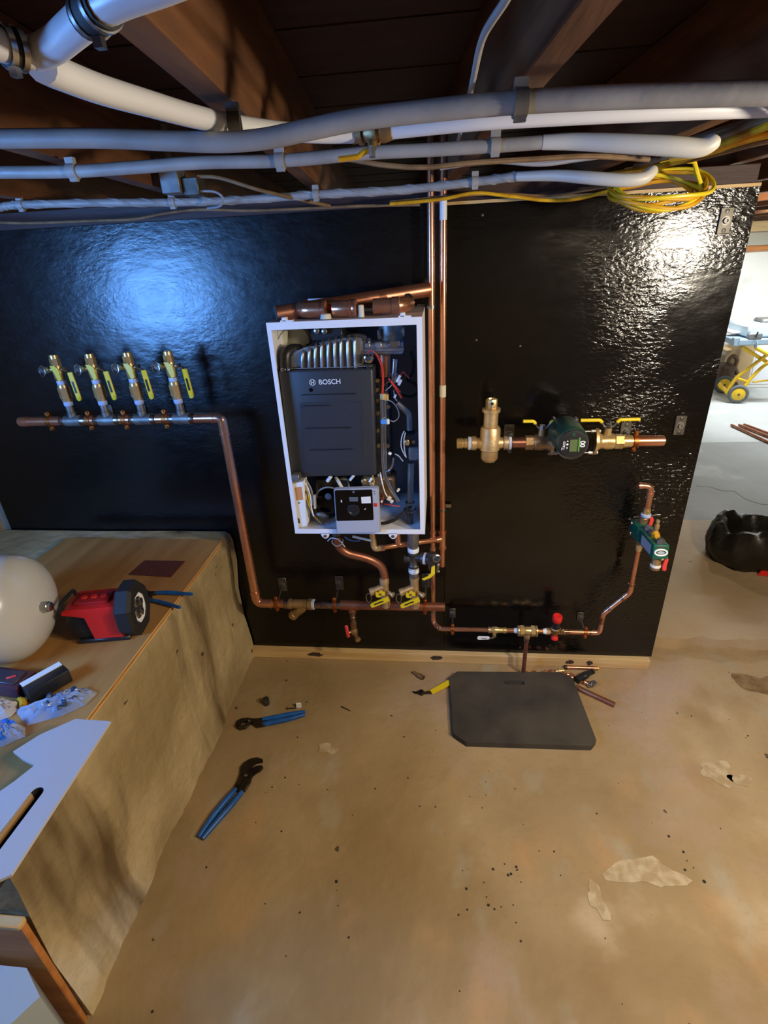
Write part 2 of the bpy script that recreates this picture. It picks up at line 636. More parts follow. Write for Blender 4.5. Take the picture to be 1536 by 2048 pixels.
# whitish patches of old filler, thin and irregular, and dark pits in the floor
def blot(c, rx, ry, seed, h=0.0016, z=0.0, n=26):
    rng = random.Random(seed)
    ph = [rng.uniform(0, 6.28) for _ in range(5)]
    pts = []
    for k in range(n):
        a = 2 * PI * k / n
        q = 1 + 0.22 * math.sin(2 * a + ph[0]) + 0.18 * math.sin(3 * a + ph[1]) + 0.14 * math.sin(5 * a + ph[2]) + rng.uniform(-.08, .08)
        pts.append((c[0] + math.cos(a) * rx * q, c[1] + math.sin(a) * ry * q, z))
    return MB().poly(pts, (0, 0, h))


M['filler'] = mat('pale_filler', 'b9a887', 0.7, color2='a38d68', scale=30, bump=0.3, bscale=80, contrast=(0.4, 0.6))
M['spall'] = mat('brown_spalled_concrete', '6e5330', 0.8, color2='8f7550', scale=25, bump=0.4, bscale=60)
M['dark_spot'] = mat('dark_speck', '2a2016', 0.8)
for c, rx, ry, s in (((0.597, -0.867, 0.000), .09, .045, 3), ((0.953, -0.518, 0.000), .06, .04, 6), ((1.013, -0.543, 0.000), .03, .025, 8),
                     ((-0.419, -0.500, 0.000), .035, .022, 9), ((0.441, -0.951, -0.000), .02, .05, 12)):
    blot(c, rx, ry, s).obj('patch', M['filler'], fl)
blot((1.329, -0.086, 0.000), .10, .06, 4, 0.002).obj('patch', M['spall'], fl, label='brown spalled hollow')
ck = [(1.843, 1.826, 0.052), (1.93, 1.807, 0.052), (1.983, 1.736, 0.052), (2.058, 1.735, 0.052), (2.065, 1.602, 0.052), (2.12, 1.522, 0.052), (2.227, 1.492, 0.052)]
MB().tube([V(q) for q in ck], .0022, 5).obj('crack', mat('crack_brown', '80786a', .9), fl)
specks = MB()
rng = random.Random(3)
for u in range(70):
    cx, cy = rng.uniform(-.75, 1.2), rng.uniform(-1.35, -.25)
    r = rng.choice((.0012, .0018, .003))
    specks.lathe((cx, cy, -0.0005), (0, 0, 1), [(0, r), (0.0014, r)], 7)
for c in ((-0.303, -0.956, -0.000), (0.754, -0.881, 0.000)):
    specks.lathe((c[0], c[1], -0.0005), (0, 0, 1), [(0, .005), (0.0015, .005)], 10)
for u in range(26):
    c = rng.choice(((0.192, -0.896, 0.000), (0.174, -0.931, 0.000), (0.315, -0.852, 0.000), (0.739, -0.822, 0.000), (0.148, -0.985, 0.000)))
    r = rng.choice((.002, .003, .004))
    specks.lathe((c[0] + rng.gauss(0, .035), c[1] + rng.gauss(0, .03), -0.0005), (0, 0, 1), [(0, r), (0.0014, r)], 7)
specks.obj('specks', M['dark_spot'], fl, kind='stuff')

# ceiling: subfloor boards over skewed joists
ce = thing('ceiling', None, None, kind='structure')
y = -3.4
k = 0
while y < 5.3:
    w = 0.14
    MB().span((-2.0, y + 0.002, 2.03 + 0.002 * (k % 2)), (4.6, y + w - 0.002, 2.05)).obj('board', M['subfloor'], ce, smooth=0)
    y += w
    k += 1
MB().span((-2.0, -3.4, 2.052), (4.6, 5.4, 2.09)).obj('deck', M['subfloor'], ce, smooth=0)
jrot = Matrix.Rotation(math.radians(4.9), 3, 'Z')
for i in range(-4, 10):
    MB().box((-0.049 + i * 0.411, 1.0, 1.935), (0.040, 9.2, 0.19), jrot, 0.002).obj('joist', M['joist'], ce)

MB().span((-2.0, 0.014, 0.0), (0.885, 0.10, 1.78)).obj('wall_back', M['wall'], kind='structure')
MB().span((-2.1, -3.4, 0.0), (-1.90, -2.18, 2.03)).span((-2.1, -1.32, 0.0), (-1.90, 5.4, 2.03)).span((-2.1, -2.18, 0.0), (-1.90, -1.32, 1.17)).span((-2.1, -2.18, 1.75), (-1.90, -1.32, 2.03)).obj('wall_left', M['wall'], kind='structure', smooth=0)
MB().span((-2.0, -3.5, 0.0), (4.6, -3.4, 2.03)).obj('wall_front', M['wall'], kind='structure')
MB().span((4.5, -3.4, 0.0), (4.6, 5.4, 2.03)).obj('wall_right', M['white_wall'], kind='structure')
MB().span((-2.0, 5.2, 0.0), (4.6, 5.4, 1.50)).obj('wall_far', M['white_wall'], kind='structure')
w = thing('window_1', None, None, (-1.92, -1.75, 1.17), kind='structure')
MB().span((-1.96, -2.18, 1.17), (-1.90, -2.15, 1.75)).span((-1.96, -1.35, 1.17), (-1.90, -1.32, 1.75)).span((-1.96, -2.15, 1.17), (-1.90, -1.35, 1.20)).span((-1.96, -2.15, 1.72), (-1.90, -1.35, 1.75)).obj('window_frame', M['white_metal'], w, smooth=0)
MB().span((-2.04, -2.15, 1.20), (-2.035, -1.35, 1.72)).obj('pane', M['glass'], w, smooth=0)

# sole plate under the black boards, and the plate over them
b = MB().span((-0.865, -0.022, 0.0), (0.895, 0.06, 0.050), 0.002)
sole = b.obj('trim_1', M['pine'], kind='structure')
M['wood_stain'] = mat('dark_wood_stain', '3c2c1c', 0.8)
for x_, r_, s_ in (((-0.567, -0.022, 0.035)[0], .034, 2), ((-0.016, -0.022, 0.045)[0], .028, 5), ((0.563, -0.022, 0.039)[0], .02, 7), ((0.647, -0.022, 0.037)[0], .014, 9)):
    rg_ = random.Random(s_)
    MB().poly([(x_ + r_ * math.cos(a) * rg_.uniform(.7, 1.2), -.0222, .027 + .014 * math.sin(a) * rg_.uniform(.6, 1.2)) for a in [2 * PI * k / 14 for k in range(14)]], (0, -.0006, 0)).obj('stain', M['wood_stain'], sole, smooth=0)
MB().span((-1.9, 0.014, 1.782), (0.90, 0.10, 1.835), 0.002).obj('trim_2', M['subfloor'], kind='structure')
# the far sill beams over the white wall
MB().span((-2.0, 5.16, 1.50), (4.6, 5.4, 1.56)).obj('trim_3', M['plank'], kind='structure')
MB().span((-2.0, 5.14, 1.56), (4.6, 5.4, 1.70)).obj('trim_4', mat('grey_beam', 'a8a292', .7), kind='structure')
MB().span((-2.0, 5.08, 1.70), (4.6, 5.4, 1.80)).obj('trim_5', M['pine'], kind='structure')
MB().span((-2.0, 5.2, 1.80), (4.6, 5.4, 2.03)).obj('trim_6', M['joist'], kind='structure')

# the two black plywood sheets
p = thing('plywood_sheet', 'black painted plywood sheet, the wide one behind the boiler and zone valves', 'panel', (-0.92, 0, 0.05))
MB().span((-1.852, 0.0, 0.052), (0.018, 0.0125, 1.782)).obj('face', M['paint_left'], p, smooth=0)
p = thing('plywood_sheet', 'black painted plywood sheet, grainy and glossy, at the open right-hand end', 'panel', (0.46, 0, 0.05))
MB().span((0.021, 0.0, 0.052), (0.905, 0.0125, 1.777)).obj('face', M['paint_right'], p, smooth=0)
MB().span((0.021, -0.001, 1.7775), (0.905, 0.0125, 1.786)).obj('top_edge', M['pine'], p, label='bare wood top edge', smooth=0)
rng = random.Random(8)
for c in ((0.121, 0.000, 1.384), (0.265, 0.000, 1.36), (0.128, -0.000, 1.746), (0.477, 0.000, 0.100), (0.351, 0.000, 0.082)):
    MB().lathe((c[0], 0.0005, c[2]), (0, -1, 0), [(0, .004), (.0018, .0035), (.0024, .001)], 10).obj('screw_head', M['plate'], p)

# concrete ledge on the left with a plywood top
lg = thing('concrete_ledge', 'rough stained concrete ledge along the left wall, plywood lying on it', 'ledge', (-1.4, -1.0, 0))
b = MB()
rng = random.Random(11)


def ledge_fn(i, j):
    q_ = int(round(j * 10))
    yy = (-1.288 - .015 * max(0, 1 - j / .6)) * (1 - i) + -.01 * i
    prof = [(-0.860, 0.0), (-0.868, 0.10), (-0.872, 0.24), (-0.868, 0.38), (-0.864, 0.52), (-0.862, 0.62), (-0.868, 0.648), (-0.885, 0.660), (-1.10, 0.661), (-1.40, 0.660), (-1.895, 0.662)]
    q = prof[int(round(j * 10))]
    a = 0.006 if 0 < j < 0.65 else 0.003
    n1 = math.sin(yy * 9 + q[1] * 14) * 0.006 + math.sin(yy * 23 + q[1] * 31) * 0.004
    return Vector((q[0] + n1 * (0.9 if j < 0.75 else 0) + rng.uniform(-a, a) * (j < 0.75), yy, q[1] + rng.uniform(-.002, .002) * (j > 0.6)))


b.sheet(60, 10, ledge_fn)
end = sorted([v for v in b.bm.verts if v.co.y < -1.26 and len(v.link_edges) < 4 and any(abs(e.other_vert(v).co.y - v.co.y) < .03 for e in v.link_edges)], key=lambda v: 0)
col = [v for v in b.bm.verts][:11]
low = [b.bm.verts.new((-1.895, v.co.y, 0.0)) for v in col[:1]]
b.bm.faces.new(col + low)
b.obj('block', M['ledge'], lg, smooth=60)
p = thing('plywood_board', 'tan plywood sheet lying on top of the concrete ledge', 'board', (-1.2, -0.9, 0.663))
MB().poly([(-0.852, -0.112, 0.665), (-0.852, -1.295, 0.665), (-1.60, -1.295, 0.665), (-1.53, -0.32, 0.665), (-1.515, -0.105, 0.665)], (0, 0, 0.013)).obj('face', M['ply'], p, smooth=0)
for k, (z0, mm) in enumerate(((0.665, 'pine_y'), (0.6695, 'plank'), (0.674, 'pine_y'))):
    MB().span((-0.8515, -1.295, z0 + 0.0002), (-0.848 - 0.001 * k, -0.112, z0 + 0.0042)).obj('ply_layer', M[mm], p, smooth=0)

# ------------------------------------------------------------------ pipes and cables under the joists
def clip(c, r, parent, m, ax=(1, 0.05, 0)):
    b = MB().band(c, ax, r * 0.98, 0.016, 0.0025, 20)
    cv = V(c)
    b.box(cv + Vector((0, 0.0, r + 0.006)), (0.016, 0.010, 0.010))
    b.box(cv + Vector((0, -0.2 * r, -r - 0.003)), (0.014, 0.008, 0.006))
    return b.obj('clip', m, parent)


# A: the thick grey pipe nearest below the joists
t = thing('conduit', 'thick grey conduit running the full width, lowest in front of the white water pipe', 'conduit', (0, -1.06, 1.79))
pa = spline([(-0.608, -1.06, 1.811), (-0.566, -1.06, 1.809), (-0.431, -1.06, 1.801), (-0.345, -1.06, 1.793), (-0.274, -1.06, 1.787), (-0.216, -1.06, 1.787), (-0.158, -1.06, 1.793), (-0.096, -1.06, 1.799), (-0.012, -1.06, 1.802), (0.087, -1.06, 1.803), (0.183, -1.06, 1.801), (0.281, -1.06, 1.797), (0.364, -1.06, 1.793), (0.419, -1.06, 1.791)], 6)
pa = [Vector((-1.88, pa[0].y + .02, pa[0].z))] + pa + [Vector((1.9, pa[-1].y - .02, pa[-1].z))]
MB().tube(pa, lambda q: 0.0108 + 0.0016 * q, 14).obj('sheath', M['cable_grey'], t)
clip((0.093, -1.06, 1.802), 0.0125, t, M['galv'])
MB().tube([(0.094, -1.055, 1.813), (0.095, -1.04, 1.806), (0.089, -1.05, 1.794)], 0.006, 8).obj('cable_tie', M['galv'], t)

# B: the white water pipe with the ball valve
t = thing('water_pipe', 'white plastic water pipe with a small ball valve, running behind the thick grey conduit', 'pipe', (0, -0.95, 1.81))
pb = spline([(-0.312, -1.332, 1.797), (-0.314, -1.312, 1.798), (-0.312, -1.252, 1.8), (-0.304, -1.171, 1.805), (-0.292, -1.084, 1.81), (-0.276, -0.987, 1.818), (-0.232, -0.920, 1.82), (-0.181, -0.879, 1.82), (-0.129, -0.859, 1.82)], 6)
MB().tube(pb, 0.0122, 14).obj('pipe', M['pvc'], t, label='left length of white pipe')
pb2 = spline([(-0.077, -0.869, 1.82), (0.015, -0.881, 1.82), (0.087, -0.882, 1.82), (0.231, -0.866, 1.82), (0.379, -0.841, 1.82), (0.484, -0.818, 1.82), (0.564, -0.803, 1.82)], 6)
pb2 = pb2 + [Vector((1.9, pb2[-1].y, pb2[-1].z))]
MB().tube(pb2, 0.0122, 14).obj('pipe', M['pvc'], t, label='right length of white pipe')
a, c = V((-0.129, -0.859, 1.82)), V((-0.077, -0.869, 1.82))
mid = (a + c) / 2
ax = (c - a).normalized()
v = MB().lathe(a - ax * .006, ax, [(0, .0128), (.012, .0128), (.012, .0155), (.018, .0155), (.018, .011), (.024, .013), (.034, .018), (.042, .018), ((c - a).length - .012, .013), ((c - a).length - .006, .011), ((c - a).length - .006, .0155), ((c - a).length, .0155), ((c - a).length + .012, .0128)], 14)
v.cyl(mid, mid + Vector((0, -.012, -.022)), .007, seg=10)
vb = v.obj('ball_valve', M['bronze'], t, label='small bronze ball valve')
MB().tube([mid + Vector((0.002, -.012, -.024)), mid + Vector((-.012, -.012, -.026)), mid + Vector((-.022, -.014, -.032)), mid + Vector((-.052, -.016, -.034))], .004, 8).obj('lever', M['yellow_dark'], vb)
MB().hexa(mid + Vector((0, -.012, -.020)), mid + Vector((0, -.014, -.034)), .0055).obj('stem_nut', M['steel'], vb)
clip((-0.266, -1.017, 1.812), .0122, t, M['plate'], ax=(.5, .1, 0))

# P: the white pipe with rubber couplings near the camera
t = thing('vent_pipe', 'pale white bent drain pipe with black rubber couplings, nearest the lens at upper left', 'pipe', (-.3, -1.33, 1.8))
MB().tube(spline([(-0.311, -1.353, 1.8), (-0.305, -1.346, 1.8), (-0.284, -1.356, 1.8), (-0.257, -1.376, 1.8), (-0.228, -1.398, 1.8)], 8), .0106, 18).obj('elbow_pipe', M['pvc'], t)
MB().tube(spline([(-0.211, -1.411, 1.8), (-0.195, -1.419, 1.8), (-0.163, -1.431, 1.8), (-0.126, -1.447, 1.8)], 6), .0112, 18).obj('pipe', M['pvc'], t)
MB().tube(spline([(-0.325, -1.385, 1.8), (-0.316, -1.365, 1.8)], 3), .0106, 18).obj('pipe', M['pvc'], t)
for pts in (((-0.231, -1.396, 1.8), (-0.222, -1.403, 1.8), (-0.209, -1.412, 1.8)), ((-0.317, -1.365, 1.8), (-0.314, -1.359, 1.8), (-0.310, -1.354, 1.8))):
    cp = MB().tube([V(q) for q in pts], .0128, 18).obj('rubber_coupling', M['rubber'], t)
    a, b_ = V(pts[0]), V(pts[2])
    for q in (.2, .8):
        MB().band(a.lerp(b_, q), b_ - a, .0128, .004, .001).obj('hose_clamp', M['steel'], cp)
    MB().box(a.lerp(b_, .2) + Vector((.004, -.004, -.016)), (.006, .006, .006)).obj('clamp_screw', M['steel'], cp)

# C and D: the two grey cables nearer the wall
t = thing('cable', 'grey cable with three clips, second below the thick conduit, white taped right end', 'cable', (0, -.75, 1.8))
pc = spline([(-0.876, -0.750, 1.825), (-0.816, -0.750, 1.823), (-0.678, -0.750, 1.816), (-0.551, -0.750, 1.815), (-0.428, -0.750, 1.815), (-0.281, -0.750, 1.809), (-0.121, -0.750, 1.811), (-0.017, -0.750, 1.809), (0.093, -0.750, 1.808), (0.175, -0.750, 1.808)], 6)
pc = [Vector((-1.88, pc[0].y + .01, pc[0].z))] + pc
MB().tube(pc, .0105, 12).obj('sheath', M['cable_grey'], t)
MB().tube(spline([(0.171, -0.750, 1.808), (0.223, -0.755, 1.805), (0.291, -0.770, 1.796), (0.359, -0.780, 1.787), (0.409, -0.780, 1.781), (0.430, -0.780, 1.787), (0.434, -0.775, 1.793)], 6), lambda q: .011 + .0035 * math.sin(PI * min(1, q * 1.0)) - (.009 * max(0, (q - .86) / .14)), 14).obj('taped_end', M['taped'], t)
for q in ((-0.672, -0.750, 1.816), (-0.281, -0.750, 1.809), (0.093, -0.750, 1.808)):
    clip(q, .0105, t, M['cable_grey'])

t = thing('cable', 'thin grey twisted cable with four clips, lowest of the three, ending at yellow coil', 'cable', (0, -.25, 1.8))
pd_ = spline([(-1.32, -0.250, 1.823), (-1.227, -0.250, 1.823), (-1.166, -0.250, 1.825), (-0.930, -0.250, 1.817), (-0.729, -0.250, 1.807), (-0.533, -0.250, 1.802), (-0.312, -0.260, 1.802), (-0.101, -0.280, 1.798), (0.085, -0.320, 1.801), (0.187, -0.360, 1.803)], 8)
pd_ = [Vector((-1.88 + .035 * k, pd_[0].y, pd_[0].z)) for k in range(int((pd_[0].x + 1.88) / .035))] + pd_
MB().tube(pd_, .0100, 12).obj('sheath', M['cable_grey'], t)
for ph in (0, PI):       # the lay of the twist
    pts = []
    for i, q in enumerate(pd_):
        d = (pd_[min(i + 1, len(pd_) - 1)] - pd_[max(i - 1, 0)]).normalized()
        _, u, w_ = basis(d)
        pts.append(q + (u * math.cos(i * .9 + ph) + w_ * math.sin(i * .9 + ph)) * .0072)
    MB().tube(pts, .0045, 8).obj('strand', M['cable_grey'], t)
MB().tube(spline([(0.181, -0.360, 1.802), (0.259, -0.400, 1.795), (0.328, -0.440, 1.782), (0.392, -0.460, 1.772), (0.433, -0.460, 1.773), (0.454, -0.450, 1.786), (0.460, -0.440, 1.793)], 6), lambda q: .0102 + .003 * math.sin(PI * q) - .008 * max(0, (q - .85) / .15), 14).obj('taped_end', M['taped'], t)
for q in ((-1.163, -0.250, 1.824), (-0.722, -0.250, 1.807), (-0.323, -0.260, 1.802), (0.085, -0.320, 1.801)):
    clip(q, .0105, t, M['cable_grey'])

# E: thin wires along the top of the board
b = MB().tube(spline([(-1.84, -.05, (-1.471, -0.050, 1.802)[2]), (-1.469, -0.050, 1.805), (-1.298, -0.050, 1.796), (-1.062, -0.050, 1.791), (-0.946, -0.050, 1.789), (-0.845, -0.050, 1.799), (-0.731, -0.050, 1.803), (-0.574, -0.050, 1.792), (-0.388, -0.050, 1.788), (-0.237, -0.050, 1.786), (-0.058, -0.050, 1.78)], 6), .0042, 8)
b.obj('wire', M['tan_cable'], None, 'thin tan wire sagging along the top edge of the wide black sheet', 'wire')
b = MB().tube(spline([(-0.144, -0.090, 1.783), (0.000, -0.090, 1.787), (0.099, -0.090, 1.797), (0.196, -0.090, 1.784), (0.294, -0.090, 1.769), (0.376, -0.090, 1.767), (0.452, -0.100, 1.779), (0.507, -0.130, 1.789)], 6), .0048, 8)
b.obj('wire', M['yellow_dark'], None, 'yellow wire sagging from the copper risers to the yellow coil', 'wire')
b = MB().tube(spline([(-0.145, -0.070, 1.79), (0.029, -0.070, 1.794), (0.170, -0.070, 1.793), (0.310, -0.070, 1.781), (0.445, -0.070, 1.792), (0.565, -0.070, 1.797)], 6), .0036, 8)
b.obj('wire', M['tan_cable'], None, 'tan wire just above the yellow wire beside the copper risers', 'wire')
b = MB().tube(spline([(-0.619, -0.300, 1.855), (-0.560, -0.300, 1.848), (-0.460, -0.300, 1.816), (-0.369, -0.250, 1.794), (-0.299, -0.200, 1.779)], 6), .0045, 8)
b.obj('wire', M['tan_cable'], None, 'tan wire leaving the grey junction box towards the right', 'wire')
b = MB().tube(spline([(-0.622, -0.300, 1.823), (-0.580, -0.300, 1.819), (-0.561, -0.300, 1.804), (-0.572, -0.300, 1.787), (-0.615, -0.280, 1.785)], 6), .003, 8)
b.obj('wire', M['greywire'], None, 'short looped wire hanging under the grey junction box', 'wire')
b = MB().tube(spline([(-0.200, -0.450, 1.847), (-0.122, -0.450, 1.831), (-0.033, -0.450, 1.822), (0.066, -0.450, 1.824), (0.194, -0.450, 1.823), (0.320, -0.450, 1.821), (0.445, -0.450, 1.808)], 6), .0055, 8)
b.obj('cable', M['tan_cable'], None, 'tan sheathed cable behind the two grey cables, upper strand', 'cable')
b = MB().tube(spline([(0.000, -0.420, 1.823), (0.111, -0.420, 1.829), (0.221, -0.420, 1.817), (0.307, -0.420, 1.821), (0.401, -0.420, 1.826)], 6), .0055, 8)
b.obj('cable', M['greywire'], None, 'grey sheathed cable drooping between the two taped cable ends', 'cable')
b = MB().tube(spline([(0.055, -1.279, 1.83), (0.052, -1.257, 1.83), (0.045, -1.229, 1.828), (0.040, -1.205, 1.826), (0.038, -1.157, 1.826), (0.038, -1.036, 1.828), (0.036, -0.859, 1.83), (0.033, -0.605, 1.835)], 6), .0036, 8)
b.obj('wire', M['cable_grey'], None, 'grey wire hanging down beside the middle joist above the conduit', 'wire')

# G: the bundle of old cables at the upper right
gi = 0
for pts, r, m, lab in (
        (((0.511, -0.911, 1.8), (0.497, -0.803, 1.8), (0.500, -0.645, 1.8), (0.492, -0.410, 1.8), (0.389, -0.280, 1.8)), .006, 'yellow_dark', 'yellow sheathed cable, lower edge of the bundle at upper right'),
        (((0.515, -0.901, 1.81), (0.503, -0.787, 1.81), (0.496, -0.666, 1.81), (0.494, -0.528, 1.81), (0.451, -0.334, 1.81)), .006, 'tan_cable', 'tan sheathed cable in the middle of the bundle at upper right'),
        (((0.527, -0.876, 1.82), (0.517, -0.756, 1.82), (0.492, -0.651, 1.82), (0.463, -0.555, 1.82), (0.388, -0.430, 1.82)), .006, 'brown_cable', 'brown sheathed cable, upper edge of the bundle at upper right'),
        (((0.595, -0.775, 1.8), (0.542, -0.718, 1.8), (0.525, -0.644, 1.8), (0.521, -0.558, 1.8), (0.468, -0.503, 1.8)), .0055, 'yellow_dark', 'yellow sheathed cable crossing the bundle end at upper right'),
        (((0.721, -0.560, 1.815), (0.634, -0.535, 1.815), (0.601, -0.412, 1.815), (0.554, -0.294, 1.815), (0.463, -0.221, 1.815)), .0055, 'tan_cable', 'tan sheathed cable lying under the yellow ones at upper right')):
    pts = [V(pts[0]) + (V(pts[0]) - V(pts[1])) * 4] + list(pts)
    MB().tube(spline(pts, 6), r, 8).obj('cable', M[m], None, lab, 'cable', 'old cables bundled at the upper right')

# F: the coil of yellow cable
t = thing('cable_coil', 'hanging coil of yellow cable over the top of the glossy black sheet', 'cable coil', (0.561, -0.220, 1.723))
c0 = V((0.553, -0.220, 1.769))
rng = random.Random(5)
for k in range(7):
    R1 = .105 + rng.uniform(-.016, .012)
    off = Vector((rng.uniform(-.008, .01), rng.uniform(-.01, .01), rng.uniform(-.012, .012)))
    tl = .62 + rng.uniform(-.10, .10)
    pts = []
    for i in range(37):
        a = 2 * PI * i / 36
        pts.append(c0 + off + Vector((math.cos(a) * R1, math.sin(a) * R1 * .8 * -1, math.sin(a) * R1 * -tl * .62 + .006 * math.sin(3 * a + k))) if False else
                   c0 + off + Vector((math.cos(a) * R1, math.sin(a) * R1 * .75, math.sin(a) * R1 * tl * .55 + .005 * math.sin(3 * a + k))))
    MB().tube(pts, .0050, 8).obj('loop', M['yellow_dark' if k % 3 else 'yellow'], t)
MB().tube(spline([(0.618, -0.240, 1.822), (0.630, -0.240, 1.798), (0.650, -0.230, 1.766), (0.641, -0.240, 1.741), (0.608, -0.260, 1.726)], 6), .0052, 8).obj('tail', M['yellow'], t)
MB().tube(spline([(0.518, -0.300, 1.814), (0.551, -0.300, 1.818), (0.618, -0.240, 1.822)], 5), .0052, 8).obj('tail', M['yellow'], t)

# junction box
t = thing('junction_box', 'grey metal junction box under the joists, behind the three cables', 'junction box', (-0.689, -0.300, 1.816))
c = V((-0.686, -0.300, 1.847))
MB().box(c, (.050, .05, .056), bevel=.002).obj('box', M['galv'], t)
MB().box(c + Vector((.048, .01, -.014)), (.042, .045, .04), bevel=.002).obj('side_box', M['plate'], t)
MB().cyl(c + Vector((0, .0, .028)), c + Vector((0, .0, .12)), .012).obj('conduit_riser', M['galv'], t)

# ------------------------------------------------------------------ the boiler, front cover off
BX0, BX1, BZ0, BZ1, BD = -0.482, -0.048, 0.829, 1.498, 0.33
bo = thing('boiler', 'wall-hung white boiler with its front cover removed, pipes and wiring exposed', 'boiler', ((BX0 + BX1) / 2, -BD / 2, BZ0))
T = .002
cab = MB()
cab.span((BX0, -.008, BZ0), (BX1, -.004, BZ1))
cab.obj('back_panel', M['inner'], bo, smooth=0)
for nm, lo, hi in (('side_panel', (BX0, -BD, BZ0), (BX0 + T, -.004, BZ1)), ('side_panel', (BX1 - T, -BD, BZ0), (BX1, -.004, BZ1)),
                   ('top_panel', (BX0, -BD, BZ1 - T), (BX1, -.004, BZ1)), ('bottom_panel', (BX0, -BD, BZ0), (BX1, -.004, BZ0 + T))):
    MB().span(lo, hi).obj(nm, M['white_metal'], bo, smooth=0)
fr = MB()
fw = .0125
fr.span((BX0, -BD - .003, BZ0), (BX0 + fw, -BD, BZ1)).span((BX1 - fw * 1.2, -BD - .003, BZ0), (BX1, -BD, BZ1))
fr.span((BX0 + fw, -BD - .003, BZ1 - .020), (BX1 - fw * 1.2, -BD, BZ1)).span((BX0 + fw, -BD - .003, BZ0), (BX1 - fw * 1.2, -BD, BZ0 + .017))
f_ = fr.obj('front_flange', M['white_metal'], bo, smooth=0)
for c in ((-0.431, -0.320, 1.505), (-0.101, -0.320, 1.502)):
    MB().box((c[0], c[1], BZ1 + .006), (.014, .02, .012), bevel=.002).box((c[0] + .006, c[1], BZ1 + .002), (.034, .02, .004)).obj('cover_catch', M['white_metal'], bo)
for c in ((-0.380, -0.333, 0.832), (-0.153, -0.333, 0.833)):
    k = MB().poly([(c[0] - .016, -BD - .003, BZ0 + .002), (c[0] + .016, -BD - .003, BZ0 + .002), (c[0] + .011, -BD - .003, BZ0 - .012), (c[0] + .004, -BD - .003, BZ0 - .018), (c[0] - .004, -BD - .003, BZ0 - .018), (c[0] - .011, -BD - .003, BZ0 - .012)], (0, .002, 0)).obj('screw_tab', M['white_metal'], bo)
    MB().lathe((c[0], -BD - .003, BZ0 - .008), (0, -1, 0), [(0, .0055), (.003, .0055), (.004, .003)], 12).obj('screw', M['steel'], k)


def px(u, v, d):
    return V((u, v, d))


# black heat-exchanger cover with the lettering
cv = MB()
q = [V((-0.476, -0.300, 1.361)), V((-0.193, -0.300, 1.358)), V((-0.202, -0.300, 1.022)), V((-0.479, -0.300, 1.018))]
cv.poly(q, (0, .12, 0))
bmesh.ops.bevel(cv.bm, geom=cv.bm.edges[:], offset=.008, segments=3, affect='EDGES', profile=.5)
cover = cv.obj('heat_exchanger_cover', M['charcoal'], bo)
q = [V((-0.421, -0.302, 1.263)), V((-0.231, -0.302, 1.263)), V((-0.244, -0.302, 1.067)), V((-0.430, -0.302, 1.064))]
pn = MB().poly(q, (0, .004, 0))
bmesh.ops.bevel(pn.bm, geom=pn.bm.edges[:], offset=.0035, segments=2, affect='EDGES')
pn.obj('raised_panel', M['charcoal'], cover)
for a, b_ in (((-0.413, -0.302, 1.287), (-0.248, -0.302, 1.287)), ((-0.412, -0.305, 1.254), (-0.329, -0.305, 1.254)), ((-0.411, -0.305, 1.184), (-0.273, -0.305, 1.184)), ((-0.406, -0.305, 1.113), (-0.272, -0.305, 1.115))):
    MB().tube([a, b_], .0016, 6).obj('moulded_rib', M['black'], cover)
MB().lathe((-0.383, -0.300, 1.301), (0, -1, 0), [(0, .006), (.001, .006), (.001, .0045)], 14).obj('plug_hole', M['gloss_black'], cover)
c = V((-0.324, -0.301, 1.323))
text('BOSCH', c, .0205, (1, 0, .012), (0, 0, 1), M['lettering'], cover, bold=.012)
c = V((-0.376, -0.301, 1.323))
lg_ = MB().torus(c, (0, 1, 0), .0085, .0010, 28, 6)
lg_.obj('logo_ring', M['lettering'], cover)
lb = MB()
for s in (-1, 1):
    lb.box(c + Vector((s * .0036, 0, 0)), (.0016, .0012, .0105))
lb.box(c, (.0072, .0012, .0016))
lb.obj('logo_armature', M['lettering'], cover)

# ribbed air box
pts = [(-0.474, -0.280, 1.361), (-0.232, -0.280, 1.356), (-0.218, -0.280, 1.436), (-0.234, -0.280, 1.444), (-0.272, -0.280, 1.443), (-0.346, -0.280, 1.432), (-0.393, -0.280, 1.415), (-0.429, -0.280, 1.412), (-0.455, -0.280, 1.398)]
ab = MB().poly(pts, (0, .10, 0))
bmesh.ops.bevel(ab.bm, geom=ab.bm.edges[:], offset=.005, segments=2, affect='EDGES')
air = ab.obj('air_box', M['fin'], bo)
for bt, tp in (((-0.405, -0.286, 1.365), (-0.398, -0.286, 1.409)), ((-0.384, -0.286, 1.364), (-0.378, -0.286, 1.415)), ((-0.366, -0.286, 1.363), (-0.359, -0.286, 1.423)), ((-0.346, -0.286, 1.363), (-0.341, -0.286, 1.428)), ((-0.327, -0.286, 1.362), (-0.321, -0.286, 1.432)),
               ((-0.306, -0.286, 1.362), (-0.302, -0.286, 1.435)), ((-0.288, -0.286, 1.361), (-0.283, -0.286, 1.437)), ((-0.267, -0.286, 1.361), (-0.264, -0.286, 1.439)), ((-0.246, -0.286, 1.36), (-0.243, -0.286, 1.44))):
    MB().tube([bt, V(bt).lerp(V(tp), .5) + Vector((0, -.004, 0)), V(tp), V(tp) + Vector((0, .03, .006))], .0048, 8, bend=.01).obj('fin', M['alu'], air)
MB().span(((-0.463, -0.289, 1.364)[0], -.292, (-0.463, -0.289, 1.364)[2] - .002), ((-0.197, -0.289, 1.358)[0], -.262, (-0.197, -0.289, 1.358)[2] + .006)).obj('lower_rail', M['fin'], air)
